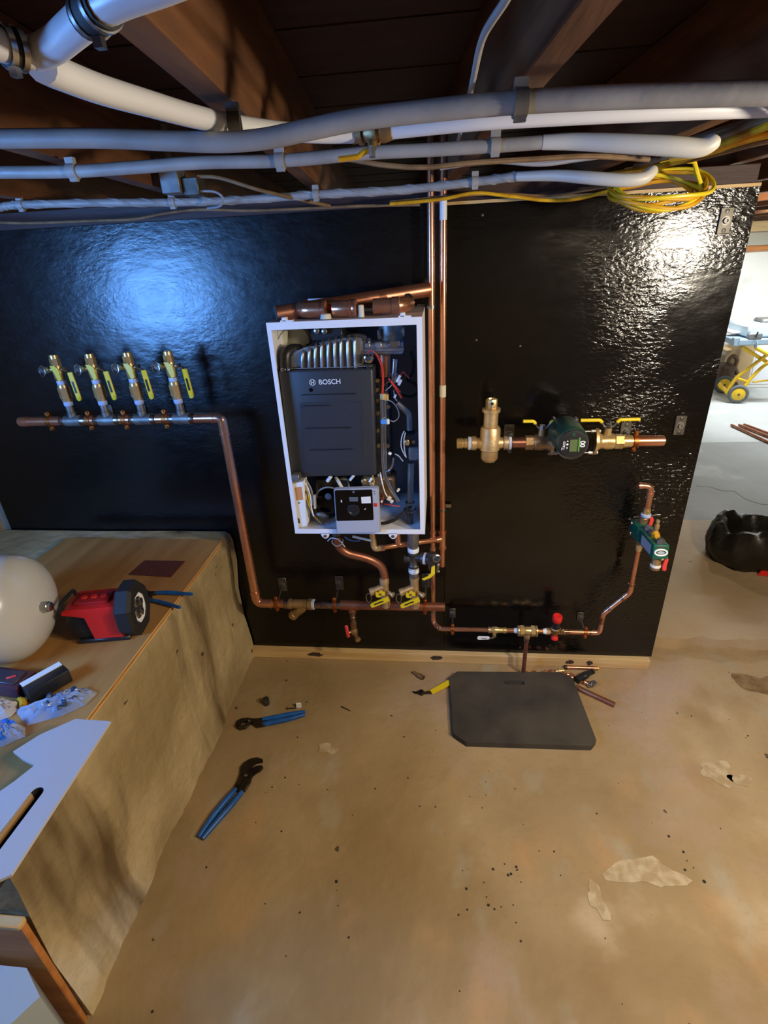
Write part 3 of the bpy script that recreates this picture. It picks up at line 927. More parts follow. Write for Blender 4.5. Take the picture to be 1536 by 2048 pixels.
# inlet elbow at the left
e = MB().tube(spline([(-0.456, -0.285, 1.363), (-0.454, -0.285, 1.385), (-0.450, -0.280, 1.404), (-0.437, -0.260, 1.412), (-0.418, -0.240, 1.408)], 5), .017, 14).obj('inlet_elbow', M['black'], bo)
MB().box((-0.457, -0.306, 1.364), (.016, .01, .009), bevel=.002).box(V((-0.442, -0.306, 1.364)), (.009, .011, .010), bevel=.002).obj('clip', M['steel'], e)
# cream plate and vessel behind
MB().poly([(-0.507, -0.200, 1.463), (-0.461, -0.200, 1.459), (-0.468, -0.200, 1.418), (-0.464, -0.200, 1.403), (-0.500, -0.200, 1.351), (-0.505, -0.200, 1.404)], (0, .004, 0)).obj('insulation_plate', M['cream'], bo, smooth=0)
MB().lathe((-0.447, -0.130, 1.425), (0, -1, 0), [(0, .044), (.02, .050), (.04, .050), (.048, .044), (.052, .02)], 24).obj('expansion_vessel', M['cream'], bo)
MB().tube(spline([(-0.490, -0.240, 1.425), (-0.468, -0.250, 1.457), (-0.438, -0.250, 1.474), (-0.415, -0.220, 1.474)], 5), .0016, 6).obj('sensor_wire', M['greywire'], bo)
b_ = MB().span((-0.382, -0.240, 1.43), (V((-0.285, -0.240, 1.467)) + Vector((0, .08, 0))), bevel=.004).box(V((-0.347, -0.220, 1.477)), (.05, .05, .02), bevel=.004).obj('pressure_switch', M['black'], bo)
for c in ((-0.359, -0.245, 1.462), (-0.336, -0.245, 1.46)):
    MB().lathe(c, (0, -1, 0), [(0, .009), (.01, .0085), (.012, .005)], 12).obj('nipple', M['steel'], b_)
MB().box((-0.276, -0.160, 1.443), (.05, .03, .018), bevel=.003).obj('bracket', M['black'], bo)

# burner head, flue and silver manifold
MB().cyl((-0.147, -0.200, 1.393), V((-0.144, -0.200, 1.47)) + Vector((0, 0, .03)), .036, seg=28).obj('flue_pipe', M['galv'], bo)
for c in ((-0.179, -0.235, 1.445), (-0.107, -0.235, 1.448)):
    MB().box(c, (.008, .012, .026), bevel=.002).obj('flue_clip', M['steel'], bo)
mf = MB().span(V((-0.230, -0.270, 1.39)), V((-0.106, -0.270, 1.425)) + Vector((0, .07, 0)), bevel=.005).obj('gas_manifold', M['alu'], bo)
MB().box((-0.146, -0.275, 1.406), (.085, .014, .010), bevel=.002).obj('flange', M['alu'], mf)
MB().box((-0.209, -0.272, 1.418), (.018, .008, .018), bevel=.003).obj('boss', M['alu'], mf)
MB().box((-0.177, -0.272, 1.418), (.022, .008, .020), bevel=.003).obj('boss', M['alu'], mf)
MB().box((-0.130, -0.273, 1.419), (.030, .006, .022), bevel=.002).obj('bright_plate', M['steel'], mf)
for c in ((-0.214, -0.270, 1.438), (-0.172, -0.270, 1.438), (-0.202, -0.275, 1.432), (-0.207, -0.290, 1.357)):
    MB().hexa(c, V(c) + Vector((0, -.008, .004)), .006).obj('bolt', M['steel'], mf)
MB().lathe((-0.204, -0.290, 1.387), (0, -1, 0), [(0, .014), (.012, .013), (.014, .008)], 16).obj('sight_port', M['chrome'], mf)
MB().lathe((-0.202, -0.304, 1.389), (0, -1, 0), [(0, .0055), (.002, .0055)], 12).obj('port_plug', M['navy'], mf)
MB().cyl((-0.167, -0.220, 1.319), (-0.166, -0.220, 1.385), .020, seg=20).obj('burner_tube', M['copper_dull'], bo)
MB().cyl((-0.137, -0.250, 1.328), (-0.132, -0.250, 1.375), .008, seg=14).lathe((-0.137, -0.250, 1.335), (0, 0, -1), [(0, .010), (.02, .010), (.03, .006)], 14).obj('electrode', M['steel'], bo)
hs = MB().tube(spline([(-0.089, -0.160, 1.381), (-0.080, -0.160, 1.346), (-0.088, -0.160, 1.308), (-0.102, -0.160, 1.293), (-0.074, -0.160, 1.276), (-0.070, -0.160, 1.252), (-0.092, -0.160, 1.24), (-0.120, -0.160, 1.245)], 6), .0045, 8)
hs.obj('black_hose', M['rubber'], bo)
# wires
wires = (
    (((-0.187, -0.285, 1.396), (-0.177, -0.290, 1.383), (-0.169, -0.290, 1.359), (-0.168, -0.290, 1.322), (-0.172, -0.290, 1.278)), 'redwire', .0016),
    (((-0.183, -0.283, 1.396), (-0.171, -0.288, 1.38), (-0.165, -0.290, 1.354), (-0.165, -0.290, 1.315), (-0.169, -0.290, 1.275)), 'redwire', .0016),
    (((-0.211, -0.290, 1.398), (-0.198, -0.292, 1.408), (-0.186, -0.290, 1.401), (-0.178, -0.290, 1.389)), 'redwire', .0012),
    (((-0.151, -0.280, 1.324), (-0.139, -0.285, 1.309), (-0.128, -0.285, 1.291), (-0.114, -0.280, 1.265)), 'redwire', .0028),
    (((-0.144, -0.280, 1.317), (-0.129, -0.288, 1.299), (-0.118, -0.280, 1.283)), 'redwire', .0022),
    (((-0.118, -0.260, 1.326), (-0.108, -0.270, 1.34), (-0.100, -0.270, 1.331), (-0.091, -0.260, 1.32)), 'redwire', .002),
    (((-0.165, -0.280, 1.305), (-0.152, -0.285, 1.315), (-0.137, -0.285, 1.323), (-0.124, -0.280, 1.337)), 'brownwire', .002),
    (((-0.163, -0.285, 1.289), (-0.151, -0.290, 1.298), (-0.142, -0.285, 1.306)), 'greywire', .0014),
    (((-0.137, -0.270, 1.287), (-0.135, -0.270, 1.265), (-0.129, -0.270, 1.254)), 'greywire', .0022),
    (((-0.158, -0.270, 1.258), (-0.141, -0.275, 1.251), (-0.126, -0.280, 1.229), (-0.125, -0.280, 1.206), (-0.139, -0.285, 1.195), (-0.150, -0.285, 1.198)), 'greywire', .0016),
    (((-0.141, -0.270, 1.084), (-0.129, -0.275, 1.079), (-0.117, -0.270, 1.06)), 'white', .0018),
    (((-0.109, -0.285, 1.164), (-0.117, -0.290, 1.145), (-0.119, -0.290, 1.113), (-0.108, -0.290, 1.085), (-0.104, -0.290, 1.08)), 'white', .0016),
    (((-0.105, -0.287, 1.16), (-0.110, -0.292, 1.138), (-0.109, -0.292, 1.105), (-0.105, -0.290, 1.081)), 'white', .0016))
for pts, m, r in wires:
    MB().tube(spline(pts, 5), r, 6).obj('wire', M[m], bo)
for c, s in (((-0.121, -0.285, 1.324), (.008, .008, .022)), ((-0.117, -0.285, 1.313), (.008, .008, .018)), ((-0.157, -0.275, 1.088), (.010, .008, .008)), ((-0.134, -0.270, 1.269), (.007, .007, .012))):
    MB().box(c, s, Matrix.Rotation(.5, 3, 'Y'), .001).obj('connector', M['white'], bo)
# chrome water tubes
ch = MB().tube([V((-0.175, -0.275, 1.259)), V((-0.177, -0.280, 1.183)), V((-0.181, -0.285, 1.036)), V((-0.161, -0.285, 0.975)), V((-0.135, -0.280, 0.924))], .0062, 12, bend=.03).obj('chrome_tube', M['chrome'], bo)
MB().tube([V((-0.165, -0.270, 1.265)), V((-0.169, -0.275, 1.165)), V((-0.173, -0.280, 1.037))], .0050, 12, bend=.03).obj('chrome_tube', M['chrome'], bo)
MB().tube(spline([(-0.150, -0.250, 1.065), (-0.154, -0.255, 1.041), (-0.164, -0.260, 1.026), (-0.176, -0.270, 1.025)], 5), .005, 10).obj('chrome_tube', M['chrome'], bo)
MB().box((-0.170, -0.288, 1.196), (.020, .012, .014), bevel=.002).obj('pipe_clip', M['blueclip'], bo)
MB().box((-0.159, -0.285, 1.195), (.012, .010, .016), bevel=.002).obj('clip_plug', M['white'], bo)
for c, r in (((-0.169, -0.285, 1.272), .010), ((-0.159, -0.280, 1.268), .007)):
    MB().hexa(V(c) + Vector((0, 0, -.008)), V(c) + Vector((0, 0, .010)), r).obj('union_nut', M['brass'], bo)
# side of the exchanger: brass screws and body
MB().span(V((-0.219, -0.220, 0.992)), V((-0.161, -0.220, 1.315)) + Vector((0, .1, 0)), bevel=.004).obj('exchanger_body', M['iron'], bo)
for c in ((-0.189, -0.225, 1.309), (-0.192, -0.225, 1.281), (-0.194, -0.225, 1.247), (-0.194, -0.225, 1.207), (-0.199, -0.225, 1.15), (-0.198, -0.225, 1.1), (-0.160, -0.225, 1.227), (-0.167, -0.225, 1.099)):
    MB().hexa(c, V(c) + Vector((0, -.012, 0)), .0065).obj('brass_screw', M['brass'], bo)
# gas line
MB().tube([V((-0.129, -0.270, 1.248)), V((-0.108, -0.270, 1.229)), V((-0.094, -0.260, 1.21)), V((-0.094, -0.260, 1.159))], .0088, 14, bend=.025).obj('gas_tube', M['galv'], bo)
gv = MB().box((-0.092, -0.260, 1.127), (.040, .05, .050), bevel=.004).lathe((-0.093, -0.260, 1.153), (0, 0, -1), [(0, .013), (.012, .013)], 14).obj('gas_valve', M['black'], bo)
MB().lathe((-0.101, -0.287, 1.129), (0, -1, 0), [(0, .009), (.006, .009), (.008, .005)], 14).obj('regulator_cap', M['brass'], gv)
MB().lathe((-0.081, -0.287, 1.131), (0, -1, 0), [(0, .0055), (.006, .0055), (.006, .003)], 12).obj('test_port', M['steel'], gv)
MB().box((-0.082, -0.285, 1.092), (.030, .022, .042), bevel=.004).obj('solenoid', M['fin'], gv)
MB().cyl((-0.092, -0.260, 1.051), (-0.099, -0.260, 0.900), .0105, seg=16).obj('gas_tube', M['galv'], bo)
MB().hexa((-0.099, -0.260, 0.911), (-0.099, -0.260, 0.885), .0175).lathe((-0.099, -0.260, 0.885), (0, 0, -1), [(0, .021), (.006, .021)], 18).obj('pipe_nut', M['galv'], bo)
MB().cyl((-0.099, -0.260, 0.885), ((-0.099, -0.260, 0.885)[0], -.26, BZ0 - .002), .0105, seg=16).obj('gas_tube', M['iron'], bo)
# circuit box at the lower left
cb = MB().poly([(-0.475, -0.322, 1.005), (-0.436, -0.322, 1.013), (-0.442, -0.322, 0.852), (-0.480, -0.322, 0.844)], (0, .05, 0)).obj('circuit_box', M['white'], bo, smooth=0)
MB().poly([(-0.465, -0.323, 0.993), (-0.443, -0.323, 0.995), (-0.443, -0.323, 0.949), (-0.465, -0.323, 0.947)], (0, .001, 0)).obj('rating_label', M['orange'], cb, smooth=0)
MB().box((-0.458, -0.323, 0.938), (.004, .001, .004)).obj('mark', M['black'], cb, smooth=0)
MB().box((-0.466, -0.323, 0.872), (.004, .001, .018)).obj('mark', M['black'], cb, smooth=0)
MB().box((-0.457, -0.318, 1.029), (.026, .03, .020), Matrix.Rotation(-.1, 3, 'Y'), .002).obj('box_cap', M['galv'], cb)
for pts, m, r in (
        (((-0.440, -0.300, 1.001), (-0.426, -0.310, 0.987), (-0.421, -0.310, 0.951), (-0.422, -0.310, 0.915), (-0.420, -0.305, 0.881)), 'white', .0022),
        (((-0.442, -0.300, 0.983), (-0.428, -0.310, 0.969), (-0.427, -0.310, 0.933), (-0.425, -0.305, 0.894)), 'yellow', .0016),
        (((-0.442, -0.300, 0.965), (-0.434, -0.310, 0.942), (-0.426, -0.310, 0.906), (-0.415, -0.300, 0.873), (-0.399, -0.290, 0.845)), 'yellow_dark', .0018),
        (((-0.443, -0.300, 0.956), (-0.436, -0.310, 0.924), (-0.424, -0.300, 0.882), (-0.404, -0.290, 0.847), (-0.390, -0.280, 0.834)), 'bluewire', .0020),
        (((-0.440, -0.305, 0.976), (-0.430, -0.310, 0.964), (-0.432, -0.305, 0.940), (-0.442, -0.300, 0.919)), 'brownwire', .0026),
        (((-0.436, -0.290, 1.009), (-0.424, -0.300, 0.992), (-0.417, -0.300, 0.965), (-0.420, -0.300, 0.919)), 'greywire', .0030),
        (((-0.341, -0.260, 1.001), (-0.328, -0.280, 0.991), (-0.320, -0.280, 0.973)), 'cream', .0060)):
    MB().tube(spline(pts, 5), r, 6).obj('wire', M[m], bo)
MB().cyl((-0.413, -0.300, 0.908), (-0.410, -0.300, 0.956), .0055, seg=10).obj('fuse_holder', M['cream'], bo)
MB().ball((-0.390, -0.300, 0.882), .012, (1.9, .7, .8), rot=Matrix.Rotation(.25, 3, 'Y')).obj('connector_hood', M['galv'], bo)
# round fan housing
fn_ = MB().lathe((-0.380, -0.220, 0.900), (0, -1, 0), [(0, .048), (.05, .048), (.058, .042), (.06, .030)], 30).obj('pump_housing', M['gloss_black'], bo)
c = V((-0.366, -0.281, 0.929))
MB().tube([c + Vector((math.cos(a) * .046, 0, math.sin(a) * .046)) for a in [math.radians(q) for q in range(20, 165, 8)]], .0030, 8).obj('rim_seal', M['fin'], fn_)
MB().lathe((-0.367, -0.285, 0.945), (0, -1, 0), [(0, .011), (.004, .011), (.005, .006)], 16).obj('hub_cap', M['inner'], fn_)
MB().span(V((-0.431, -0.200, 0.775)), V((-0.305, -0.200, 0.976)) + Vector((0, .1, 0)), bevel=.01).obj('hydraulic_block', M['iron'], bo)
for c, r in (((-0.289, -0.290, 1.004), .0045), ((-0.365, -0.285, 0.999), .006)):
    MB().cyl(c, V(c) + Vector((.014, -.006, .018)), r).obj('sensor', M['white'], bo)
# right of the panel: brass block, connectors, drain hose
MB().span(V((-0.263, -0.220, 0.900)), V((-0.149, -0.220, 0.983)) + Vector((0, .08, 0)), bevel=.008).obj('plate_exchanger', M['bronze'], bo)
for c, r in (((-0.247, -0.270, 0.992), .009), ((-0.220, -0.280, 0.985), .008), ((-0.229, -0.285, 0.975), .007), ((-0.193, -0.270, 1.013), .008)):
    MB().lathe(c, (.2, -1, .1), [(-.01, r), (.008, r), (.010, r * .6)], 12).obj('fitting', M['brass'], bo)
for c, s in (((-0.164, -0.300, 0.943), (.012, .008, .014)), ((-0.156, -0.300, 0.932), (.010, .008, .010)), ((-0.134, -0.290, 0.968), (.008, .008, .012)), ((-0.189, -0.300, 0.932), (.007, .007, .007)), ((-0.222, -0.290, 1.004), (.008, .008, .016))):
    MB().box(c, s, Matrix.Rotation(.6, 3, 'Y'), .001).obj('connector', M['white'], bo)
for pts, m, r in ((((-0.191, -0.280, 1.026), (-0.185, -0.290, 0.995), (-0.177, -0.295, 0.962), (-0.166, -0.300, 0.944)), 'white', .0022),
                  (((-0.182, -0.290, 0.918), (-0.162, -0.295, 0.917), (-0.146, -0.290, 0.911), (-0.130, -0.285, 0.908)), 'redwire', .0018),
                  (((-0.193, -0.290, 0.911), (-0.184, -0.295, 0.935), (-0.180, -0.290, 0.959)), 'redwire', .0016),
                  (((-0.216, -0.280, 1.017), (-0.211, -0.290, 0.995), (-0.222, -0.290, 0.977)), 'yellow_dark', .0016)):
    MB().tube(spline(pts, 5), r, 6).obj('wire', M[m], bo)
MB().tube(spline([(-0.206, -0.300, 0.851), (-0.172, -0.305, 0.857), (-0.139, -0.300, 0.871), (-0.111, -0.290, 0.892), (-0.095, -0.270, 0.901)], 6), .0055, 10).obj('black_hose', M['rubber'], bo)
MB().poly([(-0.197, -0.290, 0.828), (-0.106, -0.290, 0.829), (-0.115, -0.250, 0.815), (-0.145, -0.240, 0.822), (-0.170, -0.250, 0.827)], (0, .002, -.002)).obj('base_insulation', M['cream'], bo, smooth=0)
# control unit hanging in front
q = [V((-0.333, -0.352, 0.997)), V((-0.191, -0.352, 1.003)), V((-0.191, -0.352, 0.843)), V((-0.337, -0.352, 0.839))]
cu = MB().poly(q, (0, .022, 0))
bmesh.ops.bevel(cu.bm, geom=cu.bm.edges[:], offset=.003, segments=2, affect='EDGES')
ctl = cu.obj('control_panel', M['panel_grey'], bo)
q = [V((-0.329, -0.353, 0.995)), V((-0.210, -0.353, 0.998)), V((-0.211, -0.353, 0.891)), V((-0.332, -0.353, 0.887))]
cu = MB().poly([p for i in range(4) for p in fillet([q[i].lerp(q[i - 1], .09), q[i], q[i].lerp(q[(i + 1) % 4], .09)], .02, 4)[1:-1]], (0, .004, 0))
cu.obj('display', M['gloss_black'], ctl)
MB().poly([(-0.246, -0.355, 0.973), (-0.216, -0.355, 0.975), (-0.216, -0.355, 0.952), (-0.246, -0.355, 0.951)], (0, .0012, 0)).obj('white_sticker', M['white'], ctl, smooth=0)
MB().poly([(-0.285, -0.355, 0.973), (-0.256, -0.355, 0.973), (-0.257, -0.355, 0.958), (-0.284, -0.355, 0.958)], (0, .0012, 0)).obj('key', M['inner'], ctl, smooth=0)
MB().box((-0.310, -0.355, 0.959), (.0035, .001, .008)).obj('mark', M['white'], ctl, smooth=0)
MB().lathe((-0.274, -0.353, 0.927), (0, -1, 0), [(0, .021), (.004, .020), (.005, .014), (.003, .012)], 24).obj('dial', M['black'], ctl)
MB().box((-0.236, -0.355, 0.931), (.006, .001, .003), Matrix.Rotation(-.7, 3, 'Y')).obj('mark', M['cream'], ctl, smooth=0)
MB().lathe((-0.269, -0.353, 0.990), (0, -1, 0), [(0, .004), (.001, .004)], 12).obj('emblem', M['inner'], ctl)
MB().box((-0.202, -0.353, 0.945), (.010, .003, .012), bevel=.001).obj('power_button', M['red'], ctl)
MB().box((-0.203, -0.353, 0.991), (.002, .001, .003)).box((-0.202, -0.353, 0.983), (.002, .001, .003)).obj('arrow_mark', M['black'], ctl, smooth=0)

# ------------------------------------------------------------------ piping on the black boards
def strut_plate(c, w, h, parent, round_hole=True):
    """a steel mounting plate screwed to the board"""
    c = V(c)
    o = MB().box((c.x, -.0035, c.z), (w, .005, h), bevel=.0015).obj('mounting_plate', M['plate'], parent)
    s = MB()
    for q in (-.36, .36):
        MB().lathe((c.x, -.006, c.z + q * h), (0, -1, 0), [(0, .006), (.002, .0055), (.003, .002)], 12).obj('screw', M['iron'], o)
    MB().lathe((c.x, -.006, c.z), (0, -1, 0), [(0, .0125), (.001, .0125), (.001, .0085), (.003, .0085), (.0085, .0075), (.0085, .0045), (.004, .004)], 20).obj('threaded_boss', M['galv'], o)
    return o


def hanger(plate, clamp, axis, r, label, m='clampc', plate_wh=(.036, .068), group='pipe hangers on the black boards', has_plate=True):
    p, c = V(plate), V(clamp)
    p.y = 0
    t = thing('pipe_hanger', label, 'pipe hanger', (p.x, 0, p.z), group)
    if has_plate:
        strut_plate(p, plate_wh[0], plate_wh[1], t)
    a = Vector(axis).normalized()
    up = Vector((0, 0, 1)) if abs(a.z) < .5 else Vector((-1, 0, 0))
    MB().tube([(p.x, -.004, p.z), (p.x, -.016, p.z), c + Vector((0, r + .006, 0)) * 1.0 + (up * .0 )], .0038, 10, bend=.01).obj('rod', M['steel'], t)
    b = MB().band(c, a, r, .014, .0026, 24)
    w = MB()
    for s in (1, -1):
        e = c + up * s * (r + .009)
        b.box(e, (.014, .012, .016) if abs(a.z) < .5 else (.016, .012, .014), bevel=.002)
    ring = b.obj('clamp', M[m], t)
    for s in (1, -1):
        e = c + up * s * (r + .011)
        MB().hexa(e + Vector((0, .009, 0)), e + Vector((0, -.010, 0)), .0045).obj('bolt', M[m if m != 'clampc' else 'clampc'], ring)
    return t


def collar(b, p, ax, r, L):
    """the bead and socket of a soldered fitting"""
    b.lathe(V(p), ax, [(0, r * 1.0), (.001, r * 1.13), (L - .001, r * 1.13), (L, r * 1.0)], 20)
    return b


# --- zone manifold: header with four tees, drop pipe and lower header
HD = .125
R1 = .0172
t = thing('zone_manifold', 'long copper header pipe with four grey tees on the wide black sheet', 'pipe', (-1.131, -0.125, 1.167))
mA, mB = V((-1.503, -0.125, 1.174)), V((-0.788, -0.125, 1.174))
mA.z = mB.z = 1.172
MB().tube([mA + Vector((-.006, 0, 0)), mB], R1, 20).obj('pipe', M['copper'], t)
MB().lathe(mA + Vector((.02, 0, 0)), (-1, 0, 0), [(0, R1 * 1.1), (.028, R1 * 1.12), (.034, R1 * .9), (.037, R1 * .3)], 20).obj('end_cap', M['copper'], t)
tee_x = [(-1.306, -0.125, 1.174)[0], (-1.176, -0.125, 1.174)[0], (-1.041, -0.125, 1.173)[0], (-0.898, -0.125, 1.172)[0]]
for x in tee_x:
    b = MB().lathe((x - .030, -HD, 1.172), (1, 0, 0), [(0, R1), (.001, R1 * 1.14), (.060, R1 * 1.14), (.061, R1)], 20)
    b.lathe((x, -HD, 1.172), (0, 0, 1), [(0, .014), (.030, .0145), (.031, .013)], 18)
    q = b.obj('tee', M['galv'], t)
    for s in (-1, 1):
        MB().lathe((x + s * .030, -HD, 1.172), (s, 0, 0), [(0, R1 * 1.06), (.018, R1 * 1.03), (.019, R1)], 20).obj('solder_joint', M['solder'], q)
# elbow + drop + elbow
eb = thing('drop_pipe', 'thick copper drop pipe with an elbow at each end beside the boiler', 'pipe', (-0.781, -0.125, 0.640))
d0, d1, d2, d3 = mB, Vector(((-0.748, -0.125, 1.146)[0], -HD, 1.172)), Vector(((-0.757, -0.125, 0.426)[0], -HD, (-0.697, -0.125, 0.385)[2])), V((-0.686, -0.125, 0.385))
d2.x = d1.x = (d1.x + d2.x) / 2
d3.z = d2.z
MB().tube([d1 + Vector((0, 0, -.052)), d2 + Vector((0, 0, .052))], R1, 20).obj('pipe', M['copper'], eb)
for a, b_, c in ((d0, d1, d1 + Vector((0, 0, -.060))), (d2 + Vector((0, 0, .060)), d2, d3)):
    o = MB().tube([a, b_, c], R1 * 1.07, 20, bend=.050).obj('elbow', M['copper'], eb)
    dd = (c - b_).normalized()
    MB().band(c - dd * .004, dd, R1 * 1.05, .008, .0022).obj('socket_rim', M['copper'], o)
    dd = (b_ - a).normalized()
    MB().band(a + dd * .004, dd, R1 * 1.05, .008, .0022).obj('socket_rim', M['copper'], o)

# zone valves: one built at the origin of its tee, then copied
zv = thing('zone_valve', 'isolation valve with yellow paddle handle, leftmost of four on the header', 'valve', (tee_x[0], -HD, 1.203), 'zone valves on the manifold', local=True)
MB().lathe((0, 0, 0), (0, 0, 1), [(0, .0125), (.024, .0125), (.026, .0145)], 18).obj('nipple', M['galv'], zv)
MB().lathe((0, 0, .024), (0, 0, 1), [(0, .0140), (.002, .0150), (.014, .0150), (.016, .0130)], 18).obj('sealing_tape', M['tape_blue'], zv)
b = MB().lathe((0, 0, .040), (0, 0, 1), [(0, .016), (.010, .018), (.011, .0165)], 18)
b.hexa((0, 0, .051), (0, 0, .088), .0195)
b.lathe((0, 0, .088), (0, 0, 1), [(0, .0175), (.010, .017), (.012, .014)], 18)
b.obj('union', M['brass'], zv)
MB().lathe((0, 0, .099), (0, 0, 1), [(0, .0140), (.002, .0152), (.013, .0152), (.014, .0130)], 18).obj('sealing_tape', M['tape_blue'], zv)
bd = MB().lathe((0, 0, .112), (0, 0, 1), [(0, .014), (.008, .0165), (.024, .0175), (.050, .0165), (.056, .014)], 18)
bd.hexa((0, 0, .166), (0, 0, .186), .0165)
bd.lathe((0, 0, .186), (0, 0, 1), [(0, .0145), (.012, .014), (.013, .0115)], 18)
bd.cyl((0, 0, .150), (-.034, -.010, .152), .0095)
zb = bd.obj('valve_body', M['brass'], zv)
MB().poly([(-.013, -.0165, .165), (.006, -.019, .163), (.015, -.018, .155), (.016, -.018, .118), (.004, -.0185, .112), (-.002, -.019, .138)], (0, .006, 0)).obj('wing_handle', M['yellow'], zb)
MB().lathe((-.034, -.014, .152), (-.30, -.95, .05), [(0, .0165), (.010, .0165), (.011, .013), (.009, .011), (.009, .006), (.012, .004)], 18).obj('drain_cap', M['steel'], zv)
MB().torus((-.038, -.026, .149), (-.30, -.95, .1), .0155, .0020, 20, 6).obj('cap_ring', M['steel'], zv)
MB().cyl((.012, -.004, .150), (.034, -.008, .152), .006).hexa((.030, -.008, .152), (.038, -.009, .153), .008).obj('stem', M['steel'], zv)
MB().tube([(.034, -.008, .146), (.048, -.014, .145), (.054, -.018, .140)], .0034, 8).obj('handle_arm', M['steel'], zv)
hb = MB()
hb.box((.060, -.022, .098), (.0175, .0050, .090), Matrix.Rotation(-.06, 3, 'Y') @ Matrix.Rotation(.25, 3, 'Z'), .002)
hb.lathe((.0625, -.0195, .053), (-.25, -1, 0), [(0, .0086), (.005, .0086)], 16)
hh = hb.obj('handle', M['yellow'], zv)
MB().box((.0602, -.0250, .092), (.006, .001, .040), Matrix.Rotation(-.06, 3, 'Y') @ Matrix.Rotation(.25, 3, 'Z')).obj('stamped_mark', M['black'], hh, smooth=0)
for k, lab in ((1, 'isolation valve with yellow paddle handle, second from left on the header'), (2, 'isolation valve with yellow paddle handle, third from left on the header'), (3, 'isolation valve with yellow paddle handle, rightmost on the header, nearest the elbow')):
    dup(zv, (tee_x[k], -HD, 1.203), lab)
for k, (c, lab) in enumerate((((-1.398, -0.125, 1.178), 'copper-plated clamp left of the first tee on the zone header'), ((-1.244, -0.125, 1.177), 'copper-plated clamp between the first and second zone valves'),
                              ((-1.11, -0.125, 1.174), 'copper-plated clamp between the second and third zone valves'), ((-0.959, -0.125, 1.173), 'copper-plated clamp between the third and fourth zone valves'))):
    hanger((c[0], 0, 1.172), (c[0], -HD, 1.172), (1, 0, 0), R1, lab, plate_wh=(.03, .05))

# --- lower header
hz = d3.z
t = thing('lower_header', 'brown copper header pipe under the boiler with a capped right end', 'pipe', (-.4, -HD, hz))
hx = [(-0.686, -0.125, 0.385)[0], (-0.623, -0.125, 0.386)[0], (-0.480, -0.125, 0.390)[0], (-0.420, -0.125, 0.391)[0], (-0.317, -0.125, 0.394)[0], (0.021, -0.125, 0.394)[0]]
MB().tube([(hx[0], -HD, hz), (hx[1] + .012, -HD, hz)], R1, 20).obj('pipe', M['copper'], t)
MB().lathe((hx[1] - .014, -HD, hz), (1, 0, 0), [(0, R1), (.002, R1 * 1.12), (.026, R1 * 1.2)], 20).obj('threaded_adapter', M['solder'], t)
MB().tube([(hx[1] + .10, -HD, hz), (hx[3] + .03, -HD, hz)], R1, 20).obj('soldered_pipe', M['solder'], t)
MB().tube([(hx[3] + .02, -HD, hz), (hx[5], -HD, hz)], R1 * 1.04, 22).obj('main_pipe', M['copper_dull'], t)
tx = (-0.355, -0.125, 0.373)[0]
b = MB().lathe((hx[3] + .018, -HD, hz), (1, 0, 0), [(0, R1 * 1.05), (.001, R1 * 1.18), (.078, R1 * 1.18), (.079, R1 * 1.05)], 22)
b.lathe((tx, -HD, hz), (0, 0, -1), [(0, .0165), (.036, .0165), (.037, .014)], 18)
b.obj('tee', M['copper_dull'], t)
# strainer
st = thing('strainer', 'bronze Y-shaped strainer at the left end of the lower header', 'strainer', (hx[1], -HD, hz - .05))
b = MB().lathe((hx[1] + .006, -HD, hz), (1, 0, 0), [(0, .022), (.010, .0225), (.012, .020), (.016, .0195), (.070, .0195), (.080, .020), (.082, .0235), (.098, .0235), (.100, .018)], 24)
b.lathe((hx[1] + .082, -HD, hz - .002), (-.80, -.12, -.62), [(0, .014), (.03, .0185), (.070, .0185), (.072, .0205), (.086, .0205), (.088, .016)], 22)
b.obj('body', M['bronze'], st)
MB().lathe((hx[1] + .103, -HD, hz), (1, 0, 0), [(0, .0215), (.010, .022), (.012, .018)], 22).obj('sealing_ring', M['tape_blue'], st)
MB().hexa(V((hx[1] + .082, -HD, hz - .002)) + Vector((-.80, -.12, -.62)).normalized() * .086, V((hx[1] + .082, -HD, hz - .002)) + Vector((-.80, -.12, -.62)).normalized() * .094, .012).obj('plug', M['brass'], st)
# drain below the tee
dv = thing('drain_valve', 'small drain valve with red handle hanging under the lower header tee', 'valve', (tx, -HD, hz - .15))
b = MB().lathe((tx, -HD, hz - .030), (0, 0, -1), [(0, .0165), (.010, .0165), (.012, .0115), (.024, .0110), (.026, .013), (.032, .013), (.034, .0105), (.052, .0105), (.054, .014), (.074, .014), (.076, .0125), (.090, .0125)], 18)
b.obj('nipple', M['solder'], dv)
b = MB().lathe((tx, -HD, hz - .118), (0, 0, -1), [(0, .0125), (.004, .0145), (.022, .0150), (.030, .012)], 16)
b.cyl((tx + .002, -HD - .005, hz - .140), (tx + .020, -HD - .035, hz - .146), .008).lathe((tx + .018, -HD - .032, hz - .146), (.5, -.85, -.15), [(0, .0115), (.008, .0115)], 14)
b.cyl((tx, -HD, hz - .135), (tx - .022, -HD - .012, hz - .132), .005)
b.obj('valve_body', M['bronze'], dv)
MB().box((tx - .026, -HD - .014, hz - .124), (.014, .010, .062), Matrix.Rotation(-.10, 3, 'Y'), .003).obj('handle', M['redh'], dv)

for pl, cl, lab in (((-0.675, 0.000, 0.397), (-0.669, -0.125, 0.385), 'copper-plated clamp holding the elbow end of the lower header'), ((-0.425, 0.000, 0.409), (-0.426, -0.125, 0.391), 'copper-plated clamp beside the tee of the lower header'), ((-0.057, -0.000, 0.428), (-0.058, -0.125, 0.392), 'copper-plated clamp near the right end of the lower header')):
    hanger(pl, (cl[0], -HD, hz), (1, 0, 0), R1 * 1.03, lab)

